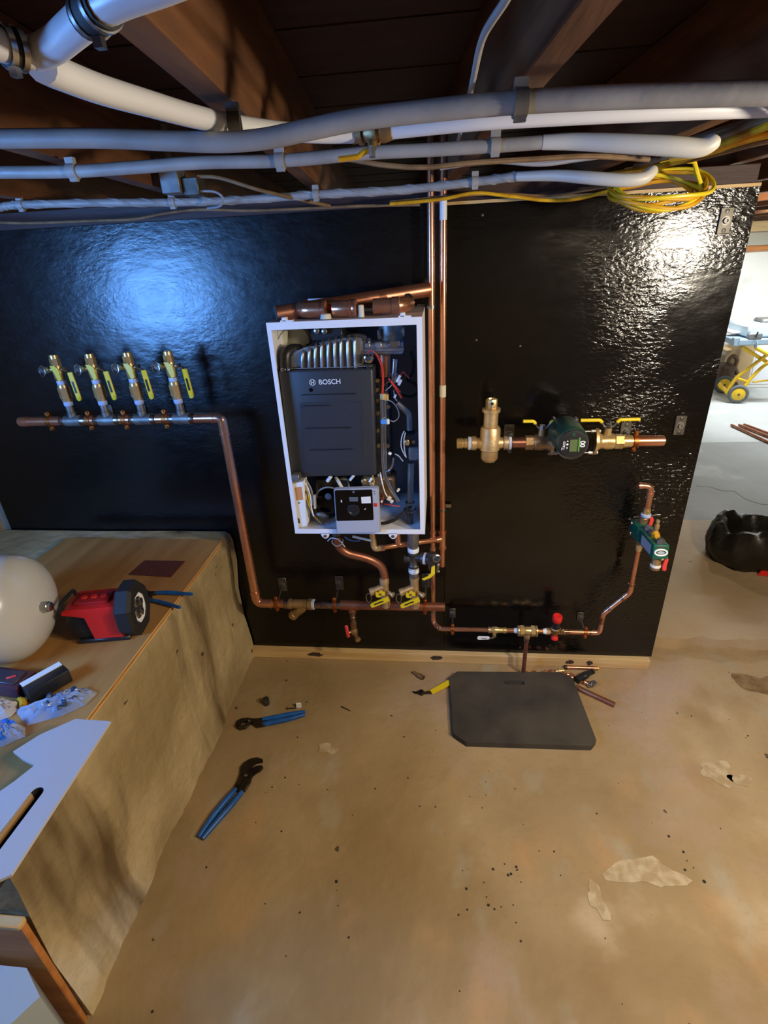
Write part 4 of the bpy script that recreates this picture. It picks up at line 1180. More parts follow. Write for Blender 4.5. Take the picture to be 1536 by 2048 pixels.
# --- supply bend and isolation valves under the boiler
ix1, ix2 = (-0.214, -0.145, 0.504)[0], (-0.097, -0.145, 0.506)[0]
sb = thing('supply_pipe', 'S-shaped copper pipe from the boiler bottom to the left isolation valve', 'pipe', (-0.368, -0.170, 0.713))
MB().tube([V((-0.375, -0.180, 0.736)), V((-0.375, -0.180, 0.693)), V((-0.349, -0.175, 0.660)), V((-0.265, -0.165, 0.631)), V((-0.219, -0.150, 0.589)), V((-0.212, -0.145, 0.541)), V((-0.213, -0.145, 0.518))], .0158, 20, bend=.045).obj('pipe', M['copper_dull'], sb)
MB().lathe(V((-0.375, -0.180, 0.736)) + Vector((0, 0, .055)), (0, 0, -1), [(0, .018), (.05, .018), (.052, .016)], 18).obj('boiler_connection', M['iron'], sb)
for k, pts in enumerate((((-0.380, -0.210, 0.744), (-0.387, -0.220, 0.733), (-0.373, -0.220, 0.716), (-0.351, -0.220, 0.725), (-0.347, -0.210, 0.740)), ((-0.342, -0.200, 0.743), (-0.322, -0.210, 0.736), ((-0.293, -0.210, 0.732)), (-0.278, -0.210, 0.745)), ((-0.405, -0.210, 0.731), (-0.388, -0.210, 0.744), (-0.360, -0.220, 0.741), (-0.343, -0.210, 0.707)))):
    MB().tube(spline(pts, 5), .0018, 6).obj('loose_wire', M[('greywire', 'bluewire', 'white')[k]], sb)
MB().tube([(-0.308, -0.230, 0.762), (-0.243, -0.230, 0.746)], .0045, 8).obj('wire_gland', M['cream'], sb)


def isolation(x, zt, label):
    y = -.150
    t = thing('isolation_valve', label, 'valve', (x, y, hz), 'isolation valves under the boiler')
    b = MB().lathe((x, -HD - .010, hz + .005), (0, -.10, 1), [(0, .0165), (.018, .0165), (.020, .019), (.050, .0195), (.060, .0165), (zt - hz - .026, .0165), (zt - hz - .024, .0190), (zt - hz - .006, .0190), (zt - hz, .0165)], 20)
    b.lathe((x - .004, y, hz + 0.110), (-.86, -.30, -.26), [(0, .013), (.040, .013), (.042, .0155), (.056, .0155), (.058, .0125)], 18)
    b.lathe((x + .012, y - .006, hz + 0.090), (.75, -.5, -.15), [(0, .007), (.020, .007), (.021, .0105), (.029, .0105), (.030, .006)], 16)
    vb = b.obj('valve_body', M['bronze_light'], t)
    c = V((x - .060, y - .025, hz + 0.076))
    pts = [c + Vector((.010 * math.cos(a) , -.004, .021 * math.sin(a))) for a in [2 * PI * k / 20 for k in range(20)]]
    MB().tube(pts, .0022, 8, closed=True).obj('bail_ring', M['steel'], t)
    s = Matrix.Rotation(-.25, 3, 'Y')
    wing = []
    for u, w in ((-.020, -.004), (-.016, .010), (-.006, .007), (.0, .014), (.010, .012), (.014, .004), (.020, .006), (.016, -.010), (.004, -.007), (-.004, -.014), (-.016, -.012)):
        q = s @ Vector((u, 0, w))
        wing.append(V((x - .014, y - .032, hz + 0.096)) + q)
    wg = MB().poly(wing, (0, .006, 0)).obj('wing_handle', M['yellow'], t)
    MB().hexa((x - .014, y - .034, hz + 0.096), (x - .014, y - .006, hz + 0.098), .006).obj('handle_nut', M['bronze'], wg)
    ang = Matrix.Rotation(-.45, 3, 'Y')
    hd = []
    for u, w in ((-.040, -.004), (-.037, -.010), (-.031, -.011), (.040, -.010), (.042, .010), (-.030, .009), (-.038, .005)):
        hd.append(V((x - .018, y - .042, hz + 0.064)) + ang @ Vector((u, 0, w)))
    h = MB().poly(hd, (0, .005, 0)).obj('handle', M['yellow'], t)
    MB().box(V((x - .020, y - .0425, hz + 0.063)), (.040, .001, .0055), ang).obj('embossed_slot', M['black'], h, smooth=0)
    MB().tube([V((x + .016, y - .040, hz + 0.078)), V((x + .014, y - .030, hz + 0.082)), V((x + .008, y - .014, hz + 0.086))], .004, 8).obj('handle_arm', M['bronze'], t)
    return t


isolation(ix1, (-0.212, -0.150, 0.530)[2], 'brass isolation valve with two yellow handles, left one, under the copper bend')
isolation(ix2, (-0.098, -0.150, 0.550)[2], 'brass isolation valve with two yellow handles, right one, under the grey iron fittings')

# --- grey iron branch: nipple, union, tee and the gas cock
gx = ix2
g = thing('iron_branch', 'grey iron tee and nipples between boiler and right isolation valve', 'pipe fitting', (gx, -.16, hz + .15))
zA, zB = BZ0, (-0.097, -0.165, 0.560)[2]
zt_a, zte, zt_b = (-0.100, -0.165, 0.672)[2], (-0.101, -0.165, 0.635)[2], (-0.102, -0.165, 0.585)[2]
MB().lathe((gx, -.165, zA), (0, 0, -1), [(0, .017), (.012, .017), (.014, .022), (zA - zt_a - .022, .022), (zA - zt_a - .020, .018), (zA - zt_a, .018)], 8).obj('union', M['galv'], g)
MB().lathe((gx, -.165, zt_a + .009), (0, 0, -1), [(0, .0195), (.002, .021), (.016, .021), (.018, .019)], 20).obj('thread_tape', M['tape'], g)
b = MB().lathe((gx, -.165, zt_a - .008), (0, 0, -1), [(0, .021), (.010, .0215), (.014, .0185), (zt_a - zt_b - .034, .0185), (zt_a - zt_b - .030, .0215), (zt_a - zt_b - .020, .021)], 20)
b.lathe((gx, -.165, zte), (-1, 0, -.05), [(0, .014), (.026, .015), (.027, .017), (.034, .017)], 18)
b.lathe((gx, -.165, zte + .006), (1, -.28, -.02), [(0, .016), (.030, .016)], 18)
b.obj('tee', M['iron'], g)
MB().lathe((gx, -.165, zt_b + .012), (0, 0, -1), [(0, .0190), (.003, .0205), (.007, .0190), (.010, .018), (.013, .0205), (.022, .0205), (.024, .018)], 20).obj('thread_tape', M['tape'], g)
MB().lathe((gx, -.163, zt_b - .010), (0, 0, -1), [(0, .0190), (max(.01, zt_b - zB - .010), .0190), (max(.012, zt_b - zB), .017)], 8).obj('lower_nipple', M['galv'], g)
cx_ = (-0.028, -0.200, 0.658)
gc = thing('relief_valve', 'grey relief valve with a bent yellow tag lever, right of the iron tee', 'valve', (cx_[0], -.19, cx_[2] - .06))
b = MB().lathe((gx + .028, -.173, zte + .006), (1, -.28, -.02), [(0, .019), (.006, .022), (.014, .022), (.016, .017), (.045, .018)], 18)
b.lathe((cx_[0] + .002, -.197, cx_[2] + .020), (0, 0, -1), [(0, .012), (.006, .019), (.022, .020), (.030, .018), (.070, .015), (.076, .012)], 18)
b.obj('valve_body', M['iron'], gc)
MB().lathe((gx + .040, -.176, zte + .006), (1, -.28, -.02), [(0, .0225), (.008, .0225), (.009, .019)], 18).obj('thread_tape', M['tape'], gc)
ev = V((-0.011, -0.225, 0.671))
MB().torus(ev, (.25, -1, .1), .0125, .0042, 22, 8).obj('lever_eye', M['steel'], gc)
MB().lathe(ev + Vector((-.002, .011, 0)), (.25, -1, .1), [(0, .009), (.010, .008)], 14).obj('stem', M['navy'], gc)
MB().box(V((-0.006, -0.220, 0.632)), (.010, .012, .030), Matrix.Rotation(.12, 3, 'Y'), .002).box(V((-0.006, -0.222, 0.616)), (.014, .014, .010), bevel=.002).obj('test_lever', M['steel'], gc)
tg = [V((-0.029, -0.240, 0.644)), V((-0.017, -0.240, 0.651)), V((-0.017, -0.245, 0.618)), V((-0.033, -0.245, 0.601)), V((-0.057, -0.245, 0.590)), V((-0.065, -0.245, 0.596)), V((-0.044, -0.245, 0.607)), V((-0.031, -0.245, 0.622))]
MB().poly(tg, (0, .002, 0)).obj('yellow_tag', M['yellow'], gc, smooth=0)

# --- two tall copper risers beside the boiler
RV = .0105
t = thing('copper_riser', 'tall bright copper riser, left of the pair right of the boiler', 'pipe', (-0.024, -0.045, 0.283))
rx = -.027
ft = (-0.024, -0.033, 0.220)
fz = (0.053, -0.085, 0.243)[2]
MB().tube([(rx, -.045, 2.0), (rx, -.045, .75)], RV, 16).obj('pipe', M['copper'], t)
MB().tube([(rx, -.045, .76), (rx, -.045, fz + .02)], RV * .92, 16).obj('lower_pipe', M['copper'], t)
b = MB()
z0 = (-0.022, -0.045, 0.663)[2]
for zz in (z0 + .010, z0 - .014, z0 - .064):
    b = MB().lathe((rx, -.045, zz), (0, 0, 1), [(0, RV), (.001, RV * 1.22), (.012, RV * 1.22), (.013, RV)], 18).obj('solder_ring', M['copper'], t)
c = (-0.048, 0.000, 1.507)
k = MB().band((rx, -.045, c[2] - .01), (0, 0, 1), RV, .010, .002).box((rx - .034, -.012, c[2] - .01), (.026, .004, .014)).box((rx - .012, -.030, c[2] - .01), (.004, .03, .010)).obj('pipe_strap', M['steel'], t)
t2 = thing('copper_riser', 'tall copper riser with white-stained top, right of the pair beside the boiler', 'pipe', (0.021, -0.045, 0.531))
r2 = (0.010, -0.045, 1.363)[0]
z1 = (0.020, -0.045, 0.646)[2]
MB().tube([(r2, -.045, 2.0), (r2, -.045, (0.021, -0.045, 0.526)[2])], RV, 16).obj('pipe', M['copper'], t2)
b = MB().lathe((r2, -.045, z1 + .040), (0, 0, -1), [(0, RV * 1.05), (.001, RV * 1.5), (.008, RV * 1.5), (.009, RV * 1.25), (.070, RV * 1.25), (.071, RV * 1.5), (.078, RV * 1.5), (.079, RV * 1.05)], 18)
b.lathe((r2, -.045, z1 + .006), (-1, -.5, 0), [(0, RV * 1.2), (.028, RV * 1.2), (.029, RV)], 16)
b.obj('tee', M['copper'], t2)
MB().tube([(r2, -.0455, 1.80), (r2, -.0455, (0.009, -0.045, 1.737)[2])], RV * 1.03, 16).obj('stain', M['tape'], t2, label='white paint stain')
zz = (0.007, -0.045, 1.228)[2]
MB().band((r2, -.045, zz), (0, 0, 1), RV, .040, .0004).obj('paper_label', M['cream'], t2)
zz = (0.020, -0.045, 0.778)[2]
MB().band((r2, -.045, zz), (0, 0, 1), RV, .010, .002).box((r2 + .022, -.012, zz), (.022, .004, .014)).box((r2 + .011, -.028, zz), (.004, .03, .010)).obj('pipe_strap', M['steel'], t2)
# cross connection to the boiler
t = thing('return_pipe', 'copper branch pipe from the right riser to two elbows under the boiler', 'pipe', (-0.150, -0.120, 0.660))
pR = V((r2, -.045, z1 + .006))
e1, e2 = V((-0.243, -0.165, 0.673)), V((-0.153, -0.150, 0.682))
ym = e1.y
MB().tube([pR + Vector((-.02, -.01, 0)), e2.lerp(pR, .02), e1], RV * .95, 16).obj('pipe', M['copper'], t)
MB().tube([e1 + Vector((.03, .003, .003)), e1, Vector((e1.x - .006, e1.y, BZ0 - .03))], RV * 1.12, 16, bend=.02).obj('elbow', M['brass'], t)
MB().tube([e2 + Vector((.03, .003, .003)), e2, Vector((e2.x - .004, e2.y, BZ0 - .02))], RV * 1.12, 16, bend=.016).obj('elbow', M['copper'], t)
for e in (e1, e2):
    MB().lathe((e.x - .006, e.y, BZ0), (0, 0, -1), [(0, .012), (.006, .016), (.020, .016), (.024, .013), (.036, .013)], 8).obj('union_nut', M['brass'], t)
    MB().lathe(e + Vector((.026, .002, .003)), (1, .1, .05), [(0, RV), (.001, RV * 1.2), (.014, RV * 1.2), (.015, RV)], 16).obj('solder_ring', M['copper'], t)

# --- make-up water line along the bottom
FD = .085
fx = lambda v: v
t = thing('makeup_line', 'thin copper water line along the bottom of the right-hand sheet', 'pipe', (.3, -FD, fz))
RF = .0092
xE = (0.642, -0.085, 0.261)[0]
MB().tube([(rx, -.047, fz + .055), (rx, -.047, fz), (rx + .03, -FD, fz)], RF * 1.15, 16, bend=.022).obj('elbow', M['copper'], t)
for zz, rr in ((fz + .050, 1.3), (fz + .085, 1.3), (fz + .068, 1.2)):
    MB().lathe((rx, -.047, zz), (0, 0, 1), [(0, RF), (.001, RF * rr), (.011, RF * rr), (.012, RF)], 16).obj('solder_ring', M['solder'], t)
MB().tube([(rx + .02, -FD + .008, fz), (rx + .034, -FD, fz), (xE - .02, -FD, fz)], RF, 16).obj('pipe', M['copper'], t)
r0 = Vector((xE, -FD, fz))
r1_ = V((0.657, -0.085, 0.337))
r2_ = V((0.730, -0.085, 0.441))
r3_ = V((0.727, -0.085, 0.644))
r1_.x = xE + .002
r3_.x = r2_.x
MB().tube([r0 + Vector((-.03, 0, 0)), r0, r0.lerp(r1_, .85)], RF * 1.15, 16, bend=.022).obj('elbow', M['copper'], t)
MB().tube([r0.lerp(r1_, .5), r1_, r1_.lerp(r2_, .25)], RF * 1.15, 16, bend=.014).obj('bend', M['copper'], t)
MB().tube([r1_, r2_], RF, 16).obj('pipe', M['copper'], t)
MB().tube([r1_.lerp(r2_, .78), r2_, r2_.lerp(r3_, .2)], RF * 1.15, 16, bend=.014).obj('bend', M['copper'], t)
MB().tube([r2_, r3_ + Vector((0, 0, .01))], RF, 16).obj('riser', M['copper'], t)
for p, d in ((r0.lerp(r1_, .55), r1_ - r0), (r1_.lerp(r2_, .24), r2_ - r1_), (r1_.lerp(r2_, .72), r2_ - r1_), (r2_.lerp(r3_, .18), r3_ - r2_), (r0 + Vector((-.034, 0, 0)), Vector((1, 0, 0)))):
    MB().band(p, d, RF * 1.1, .008, .002).obj('solder_ring', M['solder'], t)
# the white-handled stop valve
x0 = (0.217, -0.085, 0.248)[0]
sv = thing('stop_valve', 'small brass stop valve with white paddle handle on the make-up line', 'valve', (x0, -FD, fz))
b = MB().lathe((x0 - .018, -FD, fz), (1, 0, 0), [(0, RF), (.001, .013), (.008, .013), (.010, .011), (.020, .0150), (.034, .0150), (.044, .011), (.060, .0105), (.062, .0125), (.074, .0125), (.075, RF)], 14)
b.cyl((x0 + .006, -FD - .008, fz - .004), (x0 + .006, -FD - .028, fz - .010), .007)
b.obj('valve_body', M['brass'], sv)
MB().tube([(x0 + .008, -FD - .030, fz - .010), (x0 - .006, -FD - .034, fz - .014), (x0 - .014, -FD - .034, fz - .014)], .004, 8).obj('handle_arm', M['steel'], sv)
hdl = []
for k in range(9):
    a = PI / 2 + PI * k / 8
    hdl.append((x0 - .056 + .008 * math.cos(a), -FD - .036, fz - .015 + .008 * math.sin(a)))
hdl += [(x0 - .018, -FD - .036, fz - .020), (x0 - .010, -FD - .036, fz - .015), (x0 - .018, -FD - .036, fz - .007)]
h = MB().poly(hdl, (0, .004, 0)).obj('handle', M['white'], sv)
MB().box((x0 - .036, -FD - .0365, fz - .0145), (.020, .001, .004)).obj('stamped_mark', M['greywire'], h, smooth=0)
# brass tee with flanges and drip pipe
x1 = (0.358, -0.085, 0.253)[0]
bt = thing('backflow_tee', 'brass union tee with a copper drip pipe hanging to the floor', 'pipe fitting', (x1, -FD, .05))
MB().lathe((x1 - .056, -FD, fz), (1, 0, 0), [(0, .009), (.012, .0125), (.018, .0125)], 16).obj('thread_tape', M['tape_blue'], bt)
for s in (-1, 1):
    MB().hexa((x1 + s * .030, -FD, fz), (x1 + s * .014, -FD, fz), .0225).lathe((x1 + s * .031, -FD, fz), (s, 0, 0), [(0, .020), (.003, .023), (.008, .023), (.010, .012)], 18).obj('union_nut', M['brass'], bt)
b = MB().lathe((x1 - .018, -FD, fz), (1, 0, 0), [(0, .016), (.006, .018), (.030, .018), (.036, .016)], 18)
b.lathe((x1, -FD, fz), (0, 0, -1), [(0, .014), (.028, .014), (.030, .011)], 16)
b.obj('tee_body', M['brass'], bt)
MB().lathe((x1, -FD, fz - .028), (0, 0, -1), [(0, .0115), (.003, .0125), (.014, .0125), (.016, .0105), (.030, .0105), (.031, .0085)], 16).obj('socket', M['solder'], bt)
MB().tube([(x1, -FD, fz - .050), (x1 - .001, -FD, (0.371, -0.085, 0.013)[2])], .0085, 14).obj('drip_pipe', M['copper_dull'], bt)
# red-capped filling valve
x2 = (0.468, -0.085, 0.261)[0]
fv = thing('filling_valve', 'brass filling valve with red cap above and red knob below', 'valve', (x2, -FD, fz))
MB().lathe((x2 - .048, -FD, fz), (1, 0, 0), [(0, .010), (.010, .0125), (.016, .0125)], 16).obj('thread_tape', M['tape'], fv)
b = MB().hexa((x2 - .034, -FD, fz), (x2 - .020, -FD, fz), .0145)
b.lathe((x2 - .022, -FD, fz), (1, 0, 0), [(0, .010), (.012, .012), (.022, .016), (.034, .012), (.052, .011)], 18)
b.lathe((x2, -FD, fz), (0, -.12, 1), [(0, .014), (.010, .020), (.022, .021), (.026, .018)], 20)
b.lathe((x2, -FD, fz), (0, -.1, -1), [(0, .008), (.022, .007)], 14)
b.box((x2 + .026, -FD - .012, fz + .016), (.018, .012, .010), Matrix.Rotation(-.5, 3, 'Y'), .002)
b.obj('valve_body', M['bronze'], fv)
MB().lathe((x2, -FD - .003, fz + .026), (0, -.12, 1), [(0, .018), (.032, .0165), (.033, .015)], 20).obj('spring_housing', M['black'], fv)
MB().lathe((x2, -FD - .007, fz + .058), (0, -.12, 1), [(0, .0165), (.004, .0195), (.026, .0195), (.030, .0165), (.030, .011), (.027, .010)], 20).obj('red_cap', M['red'], fv, label='red cap')
MB().lathe((x2, -FD - .003, fz - .020), (0, -.1, -1), [(0, .0125), (.003, .0145), (.014, .0145), (.017, .010)], 18).obj('red_knob', M['red'], fv, label='red knob')
MB().lathe((x2 + .028, -FD, fz), (1, 0, 0), [(0, .0105), (.003, .0135), (.014, .0135), (.016, .0115), (.030, .0112), (.031, RF)], 16).obj('adapter', M['solder'], fv)
for pl, cl, lab in (((0.055, 0.000, 0.264), (0.053, -0.085, 0.243), 'copper-plated clamp at the left end of the make-up line'), ((0.585, 0.000, 0.257), (0.588, -0.085, 0.260), 'copper-plated clamp right of the red-capped valve')):
    hanger(pl, (cl[0], -FD, fz), (1, 0, 0), RF, lab, plate_wh=(.026, .048))

# --- green backflow preventer reaching out from the wall
bp_ = thing('backflow_preventer', 'green backflow preventer with red levers standing out from the right-hand sheet', 'backflow preventer', (0.704, -0.150, 0.750))
zc_ = r3_.z + .062
c0 = V((r3_.x, -.085, zc_))
fr_ = V((0.716, -0.290, 0.742))
axv = (fr_ - V((c0.x, -.030, c0.z)))
axv = Vector((axv.x, axv.y, axv.z)).normalized()
rq = Vector((0, -1, 0)).rotation_difference(axv).to_matrix()
s0 = V((c0.x, -.030, c0.z))
Lb = (fr_ - s0).length
b = MB().box(s0 + axv * Lb * .5, (.050, Lb, .052), rq, .006, 2)
b.box(s0 + axv * Lb * .22, (.060, Lb * .40, .060), rq, .012, 2)
body = b.obj('body', M['bf_green'], bp_)
upv = rq @ Vector((0, 0, 1))
rtv = rq @ Vector((1, 0, 0))
fc = s0 + axv * (Lb + .001)
pts = [fc + rtv * .0185 * math.cos(2 * PI * k / 28) + upv * .0105 * math.sin(2 * PI * k / 28) for k in range(28)]
MB().tube(pts, .0030, 8, closed=True).obj('oval_ring', M['white'], body)
pts = [fc + rtv * .0115 * math.cos(2 * PI * k / 24) + upv * .0050 * math.sin(2 * PI * k / 24) for k in range(24)]
MB().poly(pts, axv * .001).obj('oval_emblem', M['panel_grey'], body)
MB().box(s0 + axv * Lb * .74 - rtv * .0255, (.001, Lb * .36, .034), rq).obj('data_label', M['panel_grey'], body, smooth=0)
MB().box(fc + upv * .018 - axv * .0005, (.036, .002, .004), rq).obj('raised_rim', M['steel'], body)
for q, u in ((.16, .028), (.16, -.020)):
    MB().lathe(s0 + axv * Lb * q - rtv * .031 + upv * u * .8, -rtv, [(0, .0075), (.004, .007), (.006, .003)], 12).obj('cover_bolt', M['steel'], body)
for q in (.46, .62, .93):
    MB().hexa(s0 + axv * Lb * q + upv * .024, s0 + axv * Lb * q + upv * .038, .015).lathe(s0 + axv * Lb * q + upv * .036, upv, [(0, .009), (.006, .009)], 12).obj('test_plug', M['galv'], body)
# test cock on top
tc_ = s0 + axv * Lb * .74 + upv * .026
b = MB().lathe(tc_, upv, [(0, .012), (.016, .013), (.018, .009), (.024, .008)], 14).box(tc_ + upv * .010 + axv * .010, (.018, .020, .016), rq, .003)
b.obj('test_cock', M['yellow_dark'], bp_)
MB().lathe(tc_ + upv * .022, (0, .0, 1), [(0, .006), (.010, .006), (.012, .0085), (.024, .0085), (.026, .0055), (.034, .0055), (.036, .007), (.042, .006)], 14).obj('test_nipple', M['brass'], bp_)


def lever(c, parent):
    c = V(c)
    MB().poly([c + Vector((-.006, 0, .026)), c + Vector((.004, 0, .026)), c + Vector((.008, 0, .016)), c + Vector((.006, 0, -.004)), c + Vector((.008, 0, -.022)), c + Vector((.004, 0, -.026)), c + Vector((-.004, 0, -.024)), c + Vector((-.006, 0, -.004)), c + Vector((-.004, 0, .010))], (0, .007, 0)).obj('red_lever', M['redh'], parent)


# upper outlet with shut-off
uo = s0 + axv * .055
b = MB().lathe(uo + upv * .02, (.05, -.1, 1), [(0, .015), (.006, .0165), (.034, .0165), (.038, .013)], 16)
so = b.obj('shutoff_body', M['bronze'], bp_)
lever(uo + Vector((.020, -.020, .036)), so)
to = V((uo.x + .003, uo.y - .008, uo.z + .060))
MB().lathe(to, (0, 0, 1), [(0, .016), (.004, .0175), (.010, .0175), (.012, .013)], 18).obj('union_ring', M['tape_blue'], bp_)
MB().hexa(to + Vector((0, 0, .012)), to + Vector((0, 0, .026)), .013).lathe(to + Vector((0, 0, .026)), (0, 0, 1), [(0, .0115), (.008, .0115), (.009, .0095)], 14).obj('adapter', M['brass'], bp_)
zt_ = (0.709, -0.090, 0.891)[2]
MB().tube([to + Vector((0, 0, .03)), (to.x, to.y, zt_), (to.x - .042, to.y + .006, zt_)], .0108, 16, bend=.022).obj('elbow', M['copper'], bp_)
for p, d in (((to.x, to.y, zt_ - .030), (0, 0, 1)), ((to.x - .036, to.y + .005, zt_), (1, 0, 0))):
    MB().band(p, d, .0108, .012, .002).obj('socket_rim', M['copper'], bp_)
MB().tube([to + Vector((.022, 0, .004)), to + Vector((.036, -.004, .010)), to + Vector((.046, -.004, .009))], .0025, 8).obj('handle_pin', M['steel'], bp_)
# lower inlet shut-off
li = Vector((r3_.x, -.085, r3_.z))
b = MB().lathe(li + Vector((0, 0, .050)), (0, 0, -1), [(0, .013), (.006, .0160), (.032, .0160), (.036, .013), (.038, .0125)], 16)
si = b.obj('shutoff_body', M['bronze'], bp_)
lever(li + Vector((.020, -.020, .020)), si)
MB().hexa(li + Vector((0, 0, .014)), li + Vector((0, 0, -.002)), .0135).lathe(li + Vector((0, 0, -.002)), (0, 0, -1), [(0, .0115), (.012, .0115), (.013, .0095)], 14).obj('adapter', M['brass'], bp_)
# relief port with shut-off under the front end
ro = fc - axv * .026 - upv * .020
b = MB().lathe(ro, (0, -.02, -1), [(0, .010), (.008, .013), (.010, .0150), (.034, .0150), (.036, .0165), (.052, .0165), (.054, .013)], 12)
sr = b.obj('shutoff_body', M['bronze'], bp_)
MB().lathe(ro + Vector((0, -.001, -.034)), (0, 0, -1), [(0, .0168), (.005, .0172), (.008, .0168)], 18).obj('union_ring', M['tape'], bp_)
lever(ro + Vector((.022, -.018, -.024)), sr)
MB().ball(ro + Vector((.008, -.020, -.002)), .006).obj('stem_cap', M['brass'], sr)

# --- air separator, flanged valves and pump at mid height
AD = .125
az = (0.668, -0.125, 1.067)[2]
sp = thing('air_separator', 'upright cast brass air separator, left end of the mid-height assembly', 'air separator', (0.171, -0.125, 1.01))
sx = (0.168, -0.125, 1.078)[0]
zb_, zt2 = (0.171, -0.125, 1.01)[2], (0.167, -0.125, 1.218)[2]
b = MB().lathe((sx, -AD, zb_), (0, 0, 1), [(0, .026), (.004, .0285), (.030, .0285), (.033, .0300), (.036, .0335), (zt2 - zb_ - .102, .0335), (zt2 - zb_ - .094, .029), (zt2 - zb_ - .092, .0235), (zt2 - zb_ - .045, .0235), (zt2 - zb_ - .043, .0295), (zt2 - zb_ - .032, .0295), (zt2 - zb_ - .030, .020)], 28)
for s in (-1, 1):
    b.lathe((sx, -AD, az), (s, 0, 0), [(0, .020), (.034, .020), (.044, .018), (.046, .0235), (.060, .0240), (.062, .019)], 20)
bd = b.obj('body', M['bronze_light'], sp)
MB().lathe((sx, -AD, zt2 - .030), (0, 0, 1), [(0, .019), (.026, .019), (.030, .017), (.030, .012), (.026, .011)], 8).obj('vent_cap', M['brass'], sp)
MB().lathe((sx, -AD - .018, zt2 - .012), (0, -1, .2), [(0, .0055), (.003, .005)], 10).obj('vent_hole', M['black'], sp)
MB().lathe((sx, -AD, zb_ + .001), (0, 0, -1), [(0, .027), (.008, .022)], 8).obj('bottom_plug', M['bronze_light'], sp)
MB().lathe((sx - .062, -AD, az), (-1, 0, 0), [(0, .0225), (.010, .0225), (.012, .0175)], 20).obj('thread_tape', M['tape_blue'], sp)
MB().lathe((sx - .072, -AD, az), (-1, 0, 0), [(0, .0175), (.012, .0175), (.013, .0155), (.018, .0155), (.019, .0180), (.038, .0175), (.039, .013), (.034, .0125)], 20).obj('threaded_nipple', M['brass'], sp)
xv1 = (0.336, -0.125, 1.066)[0]
iv = thing('flange_valve', 'bronze flanged ball valve with two yellow ears between separator and pump', 'valve', (xv1, -AD, az), 'flanged pump valves')
MB().lathe((sx + .062, -AD, az), (1, 0, 0), [(0, .0235), (.008, .0235), (.010, .019)], 20).obj('thread_tape', M['tape'], iv)
MB().tube([(sx + .068, -AD, az), (xv1 - .048, -AD, az)], .0185, 20).obj('pipe', M['copper_dull'], iv)


def flange_valve(x, s, t, m, big):
    k = 1.0
    b = MB()
    a0 = V((x - s * .052, -AD, az))
    b.lathe(a0, (s, 0, 0), [(0, .0215), (.001, .0245), (.026, .0245), (.027, .021)], 6)
    b.lathe(a0 + Vector((s * .026, 0, 0)), (s, 0, 0), [(0, .021), (.006, .0265), (.026, .0275), (.040, .024), (.048, .0265), (.056, .030)], 22)
    b.lathe((x, -AD, az), (0, 0, 1), [(0, .014), (.034, .012), (.046, .0115)], 14)
    vb = b.obj('valve_body', M[m], t)
    # oval bolt flange
    pts = []
    for i in range(28):
        a = 2 * PI * i / 28
        r = .030 + .016 * abs(math.cos(a)) ** 3
        pts.append((x + s * .030, -AD + math.sin(a) * .032, az + math.cos(a) * r))
    MB().poly(pts, (s * .009, 0, 0)).obj('flange', M[m], vb)
    for q in (-1, 1):
        MB().hexa((x + s * .024, -AD - .004, az + q * .037), (x + s * .054, -AD - .004, az + q * .037), .006).cyl((x + s * .024, -AD - .004, az + q * .037), (x + s * .075, -AD - .004, az + q * .037), .0035).obj('flange_bolt', M['steel'], vb)
    MB().hexa((x, -AD - .001, az + .044), (x, -AD - .001, az + .060), .010).obj('stem_nut', M['steel'], vb)
    for q in (-1, 1):
        L = .062 if big else .034
        MB().tube([(x, -AD, az + .050), (x + q * .014, -AD - .002, az + .052), (x + q * .028, -AD - .004, az + .072)], .0036, 8).obj('handle_arm', M['steel'], vb)
        h = MB().tube([(x + q * .024, -AD - .003, az + .066), (x + q * .030, -AD - .004, az + .074), (x + q * (.030 + L), -AD - .006, az + .075)], .0058, 10, bend=.006)
        h.obj('yellow_ear', M['yellow'], vb)


flange_valve(xv1, 1, iv, 'bronze', False)
xv2 = (0.546, -0.125, 1.069)[0]
iv2 = thing('flange_valve', 'bright brass flanged ball valve with long yellow ears right of the pump', 'valve', (xv2, -AD, az), 'flanged pump valves')
flange_valve(xv2, -1, iv2, 'brass', True)
x3 = (0.724, -0.125, 1.066)[0]
MB().lathe((xv2 + .050, -AD, az), (1, 0, 0), [(0, .0225), (.020, .0205), (.030, .0195)], 20).obj('socket', M['brass'], iv2)
MB().tube([(xv2 + .062, -AD, az), (x3, -AD, az)], .0180, 22).obj('copper_stub', M['copper'], iv2)
MB().lathe((x3 - .002, -AD, az), (1, 0, 0), [(0, .0180), (.004, .016), (.012, .003)], 22).obj('stub_end', M['copper'], iv2)
hanger((0.644, 0.000, 1.062), ((0.636, -0.125, 1.067)[0], -AD, az), (1, 0, 0), .0183, 'copper-plated clamp on the copper stub right of the pump', plate_wh=(.036, .066))
hanger((0.246, 0.000, 1.061), ((0.235, -0.125, 1.07)[0], -AD, az), (1, 0, 0), .0188, 'dark clamp between the air separator and its flanged valve', m='iron', plate_wh=(.036, .066))
